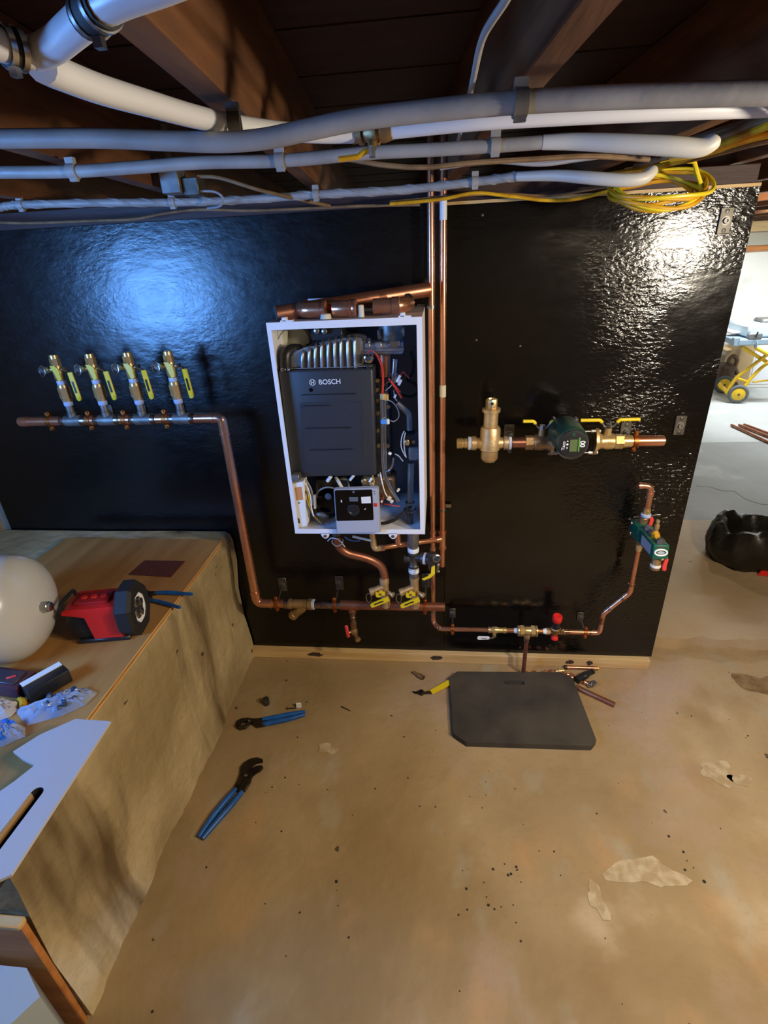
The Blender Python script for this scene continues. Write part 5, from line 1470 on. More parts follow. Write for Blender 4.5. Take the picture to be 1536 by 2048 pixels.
# pump
pc_ = V((0.408, -0.250, 1.095))
pm = thing('circulator_pump', 'round dark green circulator pump with a small display, between the flanged valves', 'pump', (pc_.x, -.12, az - .06))
bx_ = V(((0.432, -0.125, 1.077)[0], -AD, az))
b = MB().lathe((bx_.x - .042, -AD, az), (1, 0, 0), [(0, .032), (.008, .032), (.010, .020), (.074, .020), (.076, .032), (.084, .032)], 20)
b.lathe((bx_.x, -AD + .03, az), (0, -1, 0), [(0, .036), (.02, .046), (.045, .050), (.055, .052)], 28)
b.obj('volute', M['iron'], pm)
axp = (V((0.411, -0.300, 1.093)) - V((0.417, -0.160, 1.092)))
axp = Vector((0.0, -1, 0))
pf = V((0.397, -0.300, 1.119))
pb_ = V((pf.x, -.165, pf.z))
b = MB().lathe(pb_, (0, -1, 0), [(0, .047), (.004, .050), (.085, .0490), (.100, .0485), (.114, .0475), (.126, .044), (.132, .038)], 36)
mh = b.obj('motor_housing', M['pump_green'], pm)
fy = pb_.y - .132
cF = V((pf.x, fy, pf.z))
MB().lathe(cF + Vector((0, .002, 0)), (0, -1, 0), [(0, .0430), (.002, .0420), (.003, .036), (.0032, .001)], 36).obj('face_plate', M['black'], mh)
fy = cF.y - .0014
MB().box((cF.x + .000, fy - .0012, cF.z - .004), (.022, .0016, .038), bevel=.0006).obj('display', M['lcd'], mh)
MB().box((cF.x + .0165, fy - .0012, cF.z - .001), (.0035, .0016, .044), bevel=.0006).obj('green_bar', M['led_green'], mh)
MB().box((cF.x + .0125, fy - .0012, cF.z - .001), (.0012, .0016, .044)).obj('grey_bar', M['galv'], mh, smooth=0)
for k, zq in enumerate((.010, .0, -.011)):
    MB().poly([(cF.x - .018 + .0032 * math.cos(a), fy - .0008, cF.z + zq + .0032 * math.sin(a)) for a in [2 * PI * i / (12 if k == 1 else 3) + (PI / 2 if k == 0 else -PI / 2) for i in range(12 if k == 1 else 3)]], (0, -.001, 0)).obj('button', M['white'], mh, smooth=0)
text('00', (cF.x + .0270, fy - .0012, cF.z + .001), .0200, (0, 0, 1), (-1, 0, 0), M['lettering'], mh, bold=.03)
text('Taco', (cF.x - .0285, fy - .0012, cF.z - .004), .0135, (0, 0, 1), (-1, 0, 0), M['lettering'], mh, bold=.01)
MB().lathe((cF.x - .002, fy, cF.z + .030), (0, -1, 0), [(0, .006), (.001, .006)], 14).obj('emblem', M['pump_green'], mh)
for a in (.8, 2.3, 3.9, 5.4):
    MB().hexa((pf.x + .050 * math.cos(a), -.170, pf.z + .050 * math.sin(a)), (pf.x + .050 * math.cos(a), -.150, pf.z + .050 * math.sin(a)), .006).obj('housing_bolt', M['steel'], pm)

# --- two spare mounting plates on the right sheet
for c, lab in (((0.821, 0.000, 1.08), 'grey steel mounting plate right of the copper stub, nothing fixed to it'), ((0.827, 0.000, 1.695), 'grey steel mounting plate in the upper right corner of the glossy sheet')):
    t = thing('spare_plate', lab, 'mounting plate', (c[0], 0, c[2] - .033), 'spare mounting plates')
    strut_plate(c, .036, .068, t)

# --- loose pipe and fittings lying on the boiler
t = thing('pipe_offcut', 'long copper pipe lying slanted on top of the boiler', 'pipe', (-0.262, -0.200, 1.538))
pL, pR_ = V((-0.463, -0.290, 1.516)), V((-0.035, -0.085, 1.551))
MB().tube([pL, pR_], .0215, 24).obj('pipe', M['copper_dull'], t)
MB().lathe(pL + (pR_ - pL).normalized() * -.0006, (pR_ - pL), [(0, .018), (.0003, .018)], 24).obj('bore', M['black'], t)
zt3 = BZ1 + .002
t = thing('copper_fitting', 'copper elbow lying on the boiler, left of the three fittings', 'pipe fitting', (-0.355, -0.300, 1.513), 'loose copper fittings on the boiler')
q = V((-0.362, -0.290, 1.514))
q.z = zt3 + .0235
MB().tube([q + Vector((-.030, .055, .004)), q + Vector((-.026, .0, 0)), q + Vector((.042, -.006, 0))], .0215, 22, bend=.035).obj('elbow', M['copper'], t)
MB().lathe(q + Vector((.036, -.006, 0)), (1, -.08, 0), [(0, .0215), (.001, .0235), (.010, .0235), (.0105, .019)], 22).obj('socket', M['copper'], t)
t = thing('copper_fitting', 'copper coupling lying on the boiler, middle of the three fittings', 'pipe fitting', (-0.263, -0.300, 1.512), 'loose copper fittings on the boiler')
q = V((-0.264, -0.290, 1.513))
q.z = zt3 + .0235
MB().lathe(q + Vector((-.034, 0, 0)), (1, -.04, .0), [(0, .019), (.004, .0215), (.046, .0215), (.048, .0235), (.054, .0235), (.055, .0215), (.058, .0235), (.066, .0235), (.068, .020)], 22).obj('coupling', M['copper'], t)
t = thing('copper_fitting', 'copper elbow lying on the boiler, right of the three fittings', 'pipe fitting', (-0.137, -0.300, 1.518), 'loose copper fittings on the boiler')
q = V((-0.146, -0.270, 1.515))
q.z = zt3 + .0235
MB().tube([q + Vector((-.04, -.0, 0)), q + Vector((.035, .0, 0)), q + Vector((.055, .05, .0))], .0210, 22, bend=.04).obj('elbow', M['copper'], t)
MB().lathe(q + Vector((.012, 0, 0)), (1, 0, 0), [(0, .021), (.001, .0235), (.022, .0235), (.023, .021)], 22).obj('socket', M['copper'], t)
t = MB().lathe(V((-0.097, -0.220, 1.529)), (.3, -.5, .4), [(0, .008), (.012, .008), (.014, .014), (.022, .014), (.023, .008)], 6).obj('brass_plug', M['steel'], None, 'shiny threaded plug on the boiler beside the right copper elbow', 'pipe fitting')
q = (-0.316, -0.310, 1.51)
MB().lathe((q[0], q[1], zt3), (0, 0, 1), [(0, .016), (.012, .014), (.014, .010)], 16).obj('plastic_plug', M['cream'], None, 'small off-white plug between the left and middle copper fittings', 'plug')
q = (-0.217, -0.300, 1.518)
MB().lathe((q[0], q[1], zt3), (0, 0, 1), [(0, .008), (.030, .008), (.032, .006)], 14).obj('white_tube', M['cream'], None, 'short off-white tube standing between middle and right copper fittings', 'tube')
q = (-0.391, -0.040, 1.533)
MB().box((q[0], -.02, q[2]), (.075, .03, .006), bevel=.001).obj('wall_bracket', M['white_metal'], None, 'white metal bracket edge on the sheet above the slanted copper pipe', 'bracket')

# ------------------------------------------------------------------ things lying on the plywood top
PZ = 0.6785
t = thing('expansion_tank', 'off-white domed expansion tank lying on its side on the plywood', 'tank', (-1.25, -.785, PZ))
TR = .148
cz = PZ + TR + .002
prof = [(0, .10), (.02, .13), (.06, TR - .001), (.30, TR), (.31, TR + .002), (.33, TR + .002), (.34, TR)]
for k in range(1, 13):
    a = PI / 2 * k / 12
    prof.append((.34 + .082 * math.sin(a), TR * math.cos(a)))
MB().lathe((-1.505, -.80, cz), (1, .10, 0), prof, 40).obj('shell', M['tank'], t)
MB().lathe((-1.505 + .420, -.80 + .042, cz), (1, .10, 0), [(0, .016), (.016, .015), (.018, .013), (.022, .013), (.024, .010)], 8).obj('threaded_stub', M['steel'], t)

# red jobsite light (built at the origin, facing +x, then turned)
t = thing('work_light', 'red cordless work light with black octagonal head beside the white tank', 'work light', (-.972, -.672, PZ), local=True)
t.rotation_euler = (0, 0, math.radians(10))
t.scale = (1.12, 1.12, 1.22)
b = MB().poly([(-.030, -.047, .010), (.048, -.047, .010), (.048, -.047, .098), (-.075, -.047, .098), (-.090, -.047, .092), (-.090, -.047, .084), (-.030, -.047, .080)], (0, .094, 0))
bmesh.ops.bevel(b.bm, geom=b.bm.edges[:], offset=.004, segments=2, affect='EDGES')
bd = b.obj('housing', M['red'], t)
MB().box((-.020, 0, .100), (.085, .050, .010), bevel=.004, seg=2).obj('top_panel', mat('deep_red_panel', 'a01a18', .45), bd)
for q in (-.045, -.020, .005):
    MB().lathe((q, 0, .104), (0, 0, 1), [(0, .009), (.003, .008), (.0035, .005)], 14).obj('button', M['red'], bd)
MB().box((-.058, 0, .046), (.054, .078, .070), bevel=.006, seg=2).obj('battery_pack', M['black'], t)
MB().box((-.005, 0, .006), (.130, .092, .012), bevel=.003).obj('base', M['black'], t)
MB().tube([(-.088, -.032, .094), (-.090, -.032, .110), (-.084, .032, .110), (-.082, .032, .094)], .0045, 8, bend=.01).obj('bail', M['black'], t)
b = MB().lathe((.046, 0, .064), (1, 0, 0), [(0, .064), (.006, .070), (.034, .070), (.042, .062), (.042, .040), (.036, .038)], 8, phase=PI / 8)
hd = b.obj('head', M['rubber'], t, smooth=20)
MB().lathe((.070, 0, .064), (1, 0, 0), [(0, .008), (.006, .022), (.014, .038), (.0145, .036), (.006, .006)], 28).obj('reflector', M['white'], hd)
for a in range(4):
    c = (.082, .017 * math.cos(a * PI / 2 + .4), .064 + .017 * math.sin(a * PI / 2 + .4))
    MB().lathe(c, (1, 0, 0), [(0, .011), (.004, .010), (.006, .005)], 14).obj('lens', M['steel'], hd)
MB().box((.084, -.005, .016), (.004, .030, .010), Matrix.Rotation(.3, 3, 'X'), .001).obj('red_mark', M['red'], hd)

b = MB().poly([(-1.096, -.370, PZ + .0005), (-1.086, -.275, PZ + .0005), (-.929, -.275, PZ + .0005), (-.933, -.381, PZ + .0005)], (0, 0, .0015))
b.obj('sanding_sheet', M['sand'], None, 'square maroon sanding sheet lying flat on the plywood', 'sandpaper', smooth=0)


def pliers(t, jaws, grips, hinge, z, r, thick=.009):
    """tongue and groove pliers lying flat: two jaw castings, two dipped grips, a pivot bolt"""
    for k, pts in enumerate(jaws):
        b = MB().poly([(p[0], p[1], z + .002 + k * thick * .55) for p in pts], (0, 0, thick))
        bmesh.ops.bevel(b.bm, geom=b.bm.edges[:], offset=.0010, segments=1, affect='EDGES')
        b.obj('jaw', M['tool_steel'], t)
    for k, g in enumerate(grips):
        pts = spline([(p[0], p[1], z + r * 1.0) for p in g], 6)
        MB().tube(pts, lambda q: r * (.74 + .34 * math.sin(PI * min(1, .12 + q * .86))), 12).obj('grip', M['blue_grip'], t)
    MB().lathe((hinge[0], hinge[1], z), (0, 0, 1), [(0, .006), (thick * 1.75, .006), (thick * 1.9, .004)], 12).obj('pivot_bolt', M['steel'], t)


t = thing('pliers', 'open blue-handled pliers on the plywood, grips sticking out past its edge', 'pliers', (-.9, -.5, PZ))
pliers(t, ([(-1.020, -.470), (-.985, -.470), (-.955, -.482), (-.930, -.478), (-.930, -.490), (-.958, -.500), (-.985, -.512), (-1.005, -.500)],
           [(-1.020, -.500), (-.990, -.492), (-.962, -.480), (-.945, -.500), (-.925, -.520), (-.930, -.530), (-.955, -.522), (-.985, -.518), (-1.010, -.515)]),
       (((-.935, -.484), (-.900, -.482), (-.860, -.484), (-.806, -.488)), ((-.930, -.524), (-.900, -.532), (-.860, -.545), (-.815, -.560))), (-.965, -.495), PZ, .0068)

t = thing('tool_case', 'dark maroon plastic case below the white tank', 'case', (-1.14, -.87, PZ))
MB().box((-1.135, -.905, PZ + .018), (.150, .066, .036), Matrix.Rotation(-.1, 3, 'Z'), .005, 2).obj('case_body', M['maroon'], t)
MB().box((-1.135, -.905, PZ + .038), (.120, .046, .006), Matrix.Rotation(-.1, 3, 'Z'), .002).obj('lid_panel', mat('grey_maroon', '3a3038', .4), t)
MB().box((-1.100, -.912, PZ + .042), (.022, .006, .005), Matrix.Rotation(.5, 3, 'Z'), .001).obj('latch', M['redh'], t)
t = thing('black_case', 'small black case with a white label on top, beside the plastic bags', 'case', (-1.01, -.905, PZ))
rz = Matrix.Rotation(math.radians(58), 3, 'Z')
MB().box((-1.012, -.905, PZ + .020), (.100, .050, .040), rz, .004, 2).obj('case_body', M['black'], t)
MB().box((-1.028, -.896, PZ + .0405), (.096, .020, .0015), rz).obj('white_label', M['white'], t, smooth=0)
MB().box((-.992, -.917, PZ + .024), (.070, .003, .012), rz, .001).obj('grey_stripe', M['cream'], t, smooth=0)


def bag(pts, h, seed, m, name, label, cat, group=None, parts=None):
    rng = random.Random(seed)
    cx = sum(p[0] for p in pts) / len(pts)
    cy = sum(p[1] for p in pts) / len(pts)
    t = thing(name, label, cat, (cx, cy, PZ), group)
    n = len(pts)
    K, N = 7, 48

    def outline(a):
        f = (a % 1.0) * n
        i = int(f)
        u = f - i
        p, q = pts[i % n], pts[(i + 1) % n]
        return Vector((p[0] + (q[0] - p[0]) * u, p[1] + (q[1] - p[1]) * u, 0))
    b = MB()
    rows = []
    for k in range(K + 1):
        r = k / K
        row = []
        for i in range(N):
            o = outline(i / N)
            x = cx + (o.x - cx) * r
            y = cy + (o.y - cy) * r
            z = PZ + .001 + h * (1 - r ** 2) + rng.uniform(0, h * .40) * (r < .98)
            row.append(b.bm.verts.new((x, y, z)) if k else None)
        rows.append(row)
    ctr = b.bm.verts.new((cx, cy, PZ + h))
    for i in range(N):
        b.bm.faces.new((ctr, rows[1][i], rows[1][(i + 1) % N]))
        for k in range(1, K):
            b.bm.faces.new((rows[k][i], rows[k + 1][i], rows[k + 1][(i + 1) % N], rows[k][(i + 1) % N]))
    b.obj('film', M[m], t, smooth=25)
    for (nm, mm, num, r) in parts or ():
        for _ in range(num):
            o = outline(rng.random())
            f = rng.uniform(.1, .65)
            c = (cx + (o.x - cx) * f, cy + (o.y - cy) * f, PZ + .008 + rng.uniform(0, h * .4))
            MB().hexa(V(c), V(c) + Vector((rng.uniform(-1, 1), rng.uniform(-1, 1), .3)).normalized() * r * 2.2, r).obj(nm, M[mm], t)
    return t


bag([(-1.045, -.985), (-.985, -.945), (-.945, -.905), (-.905, -.900), (-.872, -.915), (-.880, -.955), (-.915, -.990), (-.985, -1.025)], .020, 3, 'bag', 'plastic_bag', 'clear plastic bag of dark blue parts beside the black case', 'bag', 'clear bags of parts on the plywood', (('navy_part', 'navy', 22, .006), ('blue_part', 'bluepart', 6, .006)))
bag([(-1.06, -1.05), (-1.03, -1.02), (-.985, -1.03), (-.965, -1.055), (-1.00, -1.085), (-1.05, -1.09)], .024, 9, 'bag', 'plastic_bag', 'clear plastic bag of bright blue parts at the left edge', 'bag', 'clear bags of parts on the plywood', (('blue_part', 'bluepart', 16, .007),))
bag([(-1.13, -.99), (-1.08, -.955), (-1.045, -.965), (-1.045, -1.00), (-1.09, -1.03), (-1.13, -1.02)], .030, 15, 'card', 'cloth_rag', 'crumpled off-white rag left of the bag of dark parts', 'rag')
b = MB().tube(spline([(-1.055, -.955, PZ + .01), (-1.04, -.962, PZ + .012), (-1.03, -.975, PZ + .010)], 5), .008, 8)
b.obj('yellow_tie', M['yellow_dark'], None, 'short yellow-green strip between the rag and the black case', 'strip')

# the big white panel with the hand slot
PB = PZ + .030
t = thing('slotted_board', 'white board with long oval hand slot overhanging the near ledge edge', 'board', (-.85, -1.2, PB))
outer = [(-.757, -1.030), (-.846, -1.028), (-.900, -1.075), (-.930, -1.122), (-.892, -1.140), (-.856, -1.152), (-.872, -1.190), (-.930, -1.29), (-.98, -1.40), (-.765, -1.378), (-.742, -1.362)]
sl0, sl1 = Vector((-.806, -1.212)), Vector((-.808, -1.352))
slot = []
for k in range(9):
    a = PI * k / 8
    slot.append((sl0.x + .0125 * math.cos(a), sl0.y + .0125 * math.sin(a)))
for k in range(9):
    a = PI + PI * k / 8
    slot.append((sl1.x + .0125 * math.cos(a), sl1.y + .0125 * math.sin(a)))


def holed(outer, hole, z, h, name, m, parent, label=None):
    """a plate of thickness h with one hole: both faces plus the outer and inner edges"""
    b = MB()
    bm = b.bm
    loops = []
    for zz in (z, z + h):
        O = [bm.verts.new((x, y, zz)) for x, y in outer]
        I = [bm.verts.new((x, y, zz)) for x, y in hole]
        es = [bm.edges.new((L[i], L[(i + 1) % len(L)])) for L in (O, I) for i in range(len(L))]
        bmesh.ops.triangle_fill(bm, edges=es, use_beauty=True)
        loops.append((O, I))
    for j in (0, 1):
        A, B = loops[0][j], loops[1][j]
        for i in range(len(A)):
            bm.faces.new((A[i], A[(i + 1) % len(A)], B[(i + 1) % len(A)], B[i]))
    return b.obj(name, m, parent, label, smooth=0)


holed(outer, slot, PB, .006, 'board', M['card'], t)
b = MB()
rg = []
inner = [(x, y) for x, y in slot]
for zz, k in ((PB - .012, 1.0), (PB + .0055, 1.0)):
    pass
cxs = (sl0 + sl1) / 2
ring_o = [Vector((x, y, 0)) for x, y in slot]
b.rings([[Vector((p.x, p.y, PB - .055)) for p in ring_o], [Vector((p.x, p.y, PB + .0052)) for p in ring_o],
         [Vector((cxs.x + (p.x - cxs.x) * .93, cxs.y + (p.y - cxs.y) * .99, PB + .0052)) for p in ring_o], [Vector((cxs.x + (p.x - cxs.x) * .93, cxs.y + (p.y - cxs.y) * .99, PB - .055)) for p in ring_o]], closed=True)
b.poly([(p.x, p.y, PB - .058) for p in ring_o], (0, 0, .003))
b.obj('slot_shade_lining', M['rubber'], t, label='black lining standing in for shade inside the slot')  # dark walls and bottom added as the shade seen through the slot
MB().span((sl0.x - .0125, -1.36, PB - .012), (sl0.x - .0095, -1.214, PB + .0056)).obj('slot_rim', M['cardedge'], t, label='tan cut edge of the slot', smooth=0)
MB().span((-.98, -1.375, PB - .031), (-.862, -1.30, PB - .001)).span((-.90, -1.12, PB - .031), (-.862, -1.06, PB - .001)).obj('batten', M['cardedge'], t, smooth=0)
# steps at the near end of the ledge
t = thing('wooden_step', 'orange-brown wooden step at the near end of the ledge', 'step', (-1.1, -1.31, 0))
MB().span((-1.35, -1.322, 0.0), (-.860, -1.307, .437), .003).obj('riser', M['plank'], t)
MB().span((-1.35, -1.328, .437), (-.858, -1.306, .452), .003).obj('tread', M['pine'], t)
b = MB().poly([(-.828, -1.378, 0.0), (-.892, -1.334, 0.0), (-1.25, -1.334, 0.0), (-1.25, -1.62, 0.0), (-.985, -1.62, 0.0)], (0, 0, .30))
b.obj('storage_box', M['bluebin'], None, 'pale blue-grey box in the bottom left corner below the wooden step', 'box')

# ------------------------------------------------------------------ things on the floor
t = thing('pliers', 'blue-handled pliers on the floor, closer to the black wall', 'pliers', (-0.666, -0.384, 0.000))
pliers(t, ([(-0.804, -0.422, 0.000), (-0.806, -0.399, 0.000), (-0.792, -0.385, 0.000), (-0.768, -0.381, -0.000), (-0.748, -0.386, 0.000), (-0.721, -0.382, -0.000), (-0.691, -0.373, 0.000), (-0.680, -0.402, 0.000), (-0.714, -0.407, 0.000), (-0.744, -0.400, 0.000), (-0.763, -0.397, 0.000), (-0.781, -0.402, 0.000), (-0.790, -0.417, 0.000), (-0.791, -0.432, 0.000)],
           [(-0.805, -0.419, 0.000), (-0.790, -0.437, -0.000), (-0.773, -0.441, 0.000), (-0.757, -0.435, 0.000), (-0.748, -0.419, 0.000), (-0.744, -0.405, 0.000), (-0.713, -0.428, 0.000), (-0.686, -0.420, 0.000), (-0.682, -0.402, 0.000), (-0.717, -0.394, -0.000), (-0.749, -0.390, 0.000), (-0.755, -0.406, 0.000), (-0.765, -0.420, 0.000), (-0.778, -0.425, 0.000), (-0.792, -0.421, 0.000)]),
       ([(-0.705, -0.386, -0.000), (-0.652, -0.373, 0.000), (-0.596, -0.355, 0.000), (-0.541, -0.339, 0.000)], [(-0.697, -0.412, 0.000), (-0.646, -0.395, 0.000), (-0.590, -0.375, 0.000), (-0.540, -0.353, 0.000)]), (-0.753, -0.401, 0.000), 0.0, .0098)
t = thing('pliers', 'blue-handled pliers on the floor, nearest to the ledge and camera', 'pliers', (-0.716, -0.725, 0.000))
pliers(t, ([(-0.717, -0.695, 0.000), (-0.709, -0.656, 0.000), (-0.710, -0.629, 0.000), (-0.719, -0.605, 0.000), (-0.713, -0.584, 0.000), (-0.695, -0.567, 0.000), (-0.672, -0.560, 0.000), (-0.647, -0.567, 0.000), (-0.645, -0.577, 0.000), (-0.667, -0.582, 0.000), (-0.679, -0.595, 0.000), (-0.677, -0.612, 0.000), (-0.676, -0.637, 0.000), (-0.678, -0.666, 0.000), (-0.682, -0.700, 0.000)],
           [(-0.691, -0.700, 0.000), (-0.688, -0.667, 0.000), (-0.689, -0.633, 0.000), (-0.678, -0.620, 0.000), (-0.665, -0.601, 0.000), (-0.644, -0.595, 0.000), (-0.634, -0.602, 0.000), (-0.638, -0.615, 0.000), (-0.653, -0.626, 0.000), (-0.663, -0.639, 0.000), (-0.661, -0.663, 0.000), (-0.669, -0.699, 0.000)]),
       ([(-0.706, -0.689, 0.000), (-0.724, -0.730, 0.000), (-0.748, -0.790, 0.000), (-0.767, -0.861, 0.000)], [(-0.680, -0.699, 0.000), (-0.701, -0.750, 0.000), (-0.727, -0.806, 0.000), (-0.753, -0.866, 0.000)]), (-0.685, -0.639, 0.000), 0.0, .0095)

t = thing('kneeling_mat', 'black foam kneeling mat with a hand slot on the floor', 'mat', (.31, -.28, 0))
mo = [(.075, -.098), (.515, -.082), (.556, -.118), (.571, -.425), (.548, -.452), (.098, -.462), (.052, -.425), (.042, -.135)]
mh_ = []
h0, h1 = Vector((0.278, -0.152, 0.000)[:2]), Vector((0.342, -0.151, 0.000)[:2])
for k in range(8):
    a = PI / 2 + PI * k / 7
    mh_.append((h0.x + .011 * math.cos(a), h0.y + .011 * math.sin(a)))
for k in range(8):
    a = -PI / 2 + PI * k / 7
    mh_.append((h1.x + .011 * math.cos(a), h1.y + .011 * math.sin(a)))
holed(mo, mh_, .0, .024, 'foam', M['mat_foam'], t)

# the yellow-handled lever beside the mat
t = thing('valve_handle', 'loose lever with flat yellow grip lying at the left edge of the mat', 'handle', (-0.019, -0.200, 0.000))
a, m_, e = V((-0.098, -0.212, -0.000)), V((-0.036, -0.209, 0.000)), V((0.044, -0.154, 0.000))
d = (e - m_).normalized()
n = Vector((-d.y, d.x, 0))
MB().poly([m_ + n * .011 + Vector((0, 0, .006)), e + n * .013 + Vector((0, 0, .012)), e - n * .013 + Vector((0, 0, .012)), m_ - n * .010 + Vector((0, 0, .006))], (0, 0, .006)).obj('grip', M['yellow'], t)
MB().tube([a + Vector((0, 0, .008)), a.lerp(m_, .5) + Vector((0, 0, .006)), m_ + Vector((0, 0, .009))], .006, 8).obj('shank', M['tool_steel'], t)
MB().hexa(a.lerp(m_, .35) + Vector((0, 0, .0)), a.lerp(m_, .35) + Vector((0, 0, .016)), .011).obj('hub', M['tool_steel'], t)
MB().tube([a + Vector((0, 0, .006)), a + Vector((-.012, .008, .006))], .003, 6).obj('tip', M['tool_steel'], t)

b = MB()
a, e = V((-0.114, -0.095, 0.010)), V((-0.069, -0.129, 0.010))
b.cyl(a, e, .006, .009, 10).hexa(a.lerp(e, .5), e, .0105)
b.obj('brass_nozzle', M['bronze'], None, 'small brass and steel fitting on the floor left of the mat', 'fitting')
c = V((-0.717, -0.298, 0.000))
MB().hexa(c + Vector((0, 0, .0)), c + Vector((0, 0, .030)), .014).obj('pipe_plug', M['iron'], None, 'small dark square plug standing on the floor by the pliers', 'plug')
c = V((-0.576, -0.307, 0.000))
MB().box(c + Vector((0, 0, .010)), (.020, .008, .020), Matrix.Rotation(.15, 3, 'Z')).obj('white_tag', M['white'], None, 'tiny white label tag on the floor above the pliers', 'tag', smooth=0)
a, e = V((-0.621, -0.320, 0.003)), V((-0.586, -0.316, 0.003))
MB().cyl(a, e, .0028, seg=8).lathe(a, a - e, [(0, .005), (.002, .005)], 10).obj('bolt', M['iron'], None, 'small dark bolt lying beside the white tag', 'bolt')
a, e = V((-0.400, -0.298, 0.003)), V((-0.359, -0.319, 0.003))
MB().cyl(a, e, .0025, .0015, 8).obj('nail', M['iron'], None, 'short rusty nail on the floor right of the white tag', 'nail')
# copper offcuts by the wall
a, e = V((0.550, -0.016, 0.010)), V((0.681, -0.016, 0.010))
a.y = e.y = -.036
t = thing('pipe_offcut', 'bright copper pipe offcut lying against the wooden sole plate', 'pipe', (a.x, a.y, 0))
MB().tube([a, e], .0085, 14).obj('pipe', M['copper'], t)
MB().lathe(a, a - e, [(0, .0095), (.010, .0095), (.012, .006)], 14).obj('blackened_end', M['tool_steel'], t)
a, e = V((0.562, -0.150, 0.010)), V((0.690, -0.240, 0.010))
t = MB().tube([a, e], .0105, 14).obj('pipe_offcut', M['copper_dull'], None, 'dark copper pipe offcut on the floor at the mat corner', 'pipe')
t = thing('torch_striker', 'small black cylinder with grey end behind the right mat corner', 'cylinder', (0.614, -0.075, -0.000))
a, e = V((0.571, -0.118, 0.017)), V((0.647, -0.064, 0.017))
MB().lathe(a, e - a, [(0, .014), (.002, .016), (.058, .016), (.060, .012), (.085, .012), (.087, .008)], 18).obj('barrel', M['black'], t)
MB().lathe(e, e - a, [(-.002, .0125), (.006, .0125), (.008, .006)], 14).obj('end_cap', M['iron'], t)
MB().box(a.lerp(e, .45) + Vector((.0, -.010, .010)), (.016, .006, .004), Matrix.Rotation(.5, 3, 'Z')).obj('white_mark', M['panel_grey'], t, smooth=0)
rng = random.Random(21)
lst = [(0.368, -0.098, 0.000), (0.390, -0.094, 0.000), (0.411, -0.090, -0.000), (0.434, -0.092, -0.000), (0.454, -0.085, 0.000), (0.469, -0.090, -0.000), (0.489, -0.078, 0.000), (0.511, -0.071, 0.000), (0.528, -0.090, -0.000), (0.551, -0.095, 0.000), (0.560, -0.112, 0.000), (0.578, -0.111, 0.000), (0.593, -0.128, 0.000), (0.611, -0.138, 0.000), (0.628, -0.148, 0.000)]
words = ['copper fitting at the far left of the row behind the mat', 'copper fitting second in the row behind the mat', 'copper fitting third in the row behind the mat', 'copper fitting fourth in the row behind the mat', 'copper fitting fifth in the row behind the mat', 'copper fitting sixth in the row behind the mat', 'copper fitting seventh in the row, before the shiny adapter', 'shiny brass adapter lying in the row behind the mat', 'copper fitting just right of the shiny adapter', 'dark copper fitting near the right mat corner', 'copper fitting touching the right mat corner', 'yellow brass fitting against the black cylinder', 'copper coupling beyond the black cylinder', 'copper coupling next to the dark pipe offcut', 'shiny adapter at the right end, over the pipe offcut']
for k, c in enumerate(lst):
    r = .0095 if k not in (7, 11, 14) else .0125
    c = V((c[0], c[1] + (.006 if k < 9 else .012), r * 1.15))
    an = rng.uniform(-.5, .9)
    d = Vector((math.cos(an), math.sin(an), 0))
    n = Vector((-d.y, d.x, 0))
    b = MB()
    if k in (7, 14):
        b.lathe(c - d * .018, d, [(0, r * .7), (.012, r * .7), (.013, r), (.024, r), (.025, r * .85), (.038, r * .85), (.039, r * .6)], 14)
    elif k % 2:
        b.lathe(c - d * .012, d, [(0, r * .9), (.001, r), (.009, r), (.011, r * .88), (.014, r * .88), (.016, r), (.024, r), (.025, r * .9)], 14)
    else:
        b.tube([c - d * .014, c, c + n * .014], r, 12, bend=.012)
    b.obj('copper_fitting', M['brass' if k in (7, 11) else ('steel' if k == 14 else 'copper')], None, words[k], 'pipe fitting', 'small fittings behind the kneeling mat')

# ------------------------------------------------------------------ beyond the boards
ZS = .056
t = thing('bin_bag', 'crumpled black plastic bag, open at the top, on the raised slab', 'bag', (1.66, .80, ZS))
b = MB()
rng = random.Random(4)
N, prof = 56, [(.17, .0), (.205, .03), (.225, .09), (.225, .15), (.205, .20), (.190, .232), (.165, .238), (.148, .215), (.140, .15), (.13, .08), (.10, .04)]
rows = []
for k, (r, z) in enumerate(prof):
    row = []
    for i in range(N):
        a = 2 * PI * i / N
        w = 1 + .05 * math.sin(5 * a + 1.2 * k) + .035 * math.sin(11 * a + k) + rng.uniform(-.02, .02)
        zz = z * (1 + .12 * math.sin(3 * a + .7)) + (.010 * math.sin(7 * a + k) if 0 < k < 9 else 0)
        row.append(b.bm.verts.new((1.69 + math.cos(a) * r * w, .81 + math.sin(a) * r * w * .85, ZS + max(0, zz) * .93)))
    rows.append(row)
for k in range(len(rows) - 1):
    for i in range(N):
        b.bm.faces.new((rows[k][i], rows[k][(i + 1) % N], rows[k + 1][(i + 1) % N], rows[k + 1][i]))
b.bm.faces.new(rows[-1])
b.obj('film', M['trash'], t, smooth=50)
t = thing('red_cloth', 'red cloth showing against the front of the black bag', 'cloth', (1.74, .63, ZS))
b = MB().poly([(1.655, .640, ZS + .001), (1.70, .632, ZS + .001), (1.86, .632, ZS + .001), (1.86, .636, ZS + .09), (1.75, .636, ZS + .085), (1.70, .638, ZS + .06), (1.672, .640, ZS + .03)], (0, .012, 0))
bmesh.ops.bevel(b.bm, geom=b.bm.edges[:], offset=.004, segments=2, affect='EDGES')
b.obj('fold', M['red'], t)

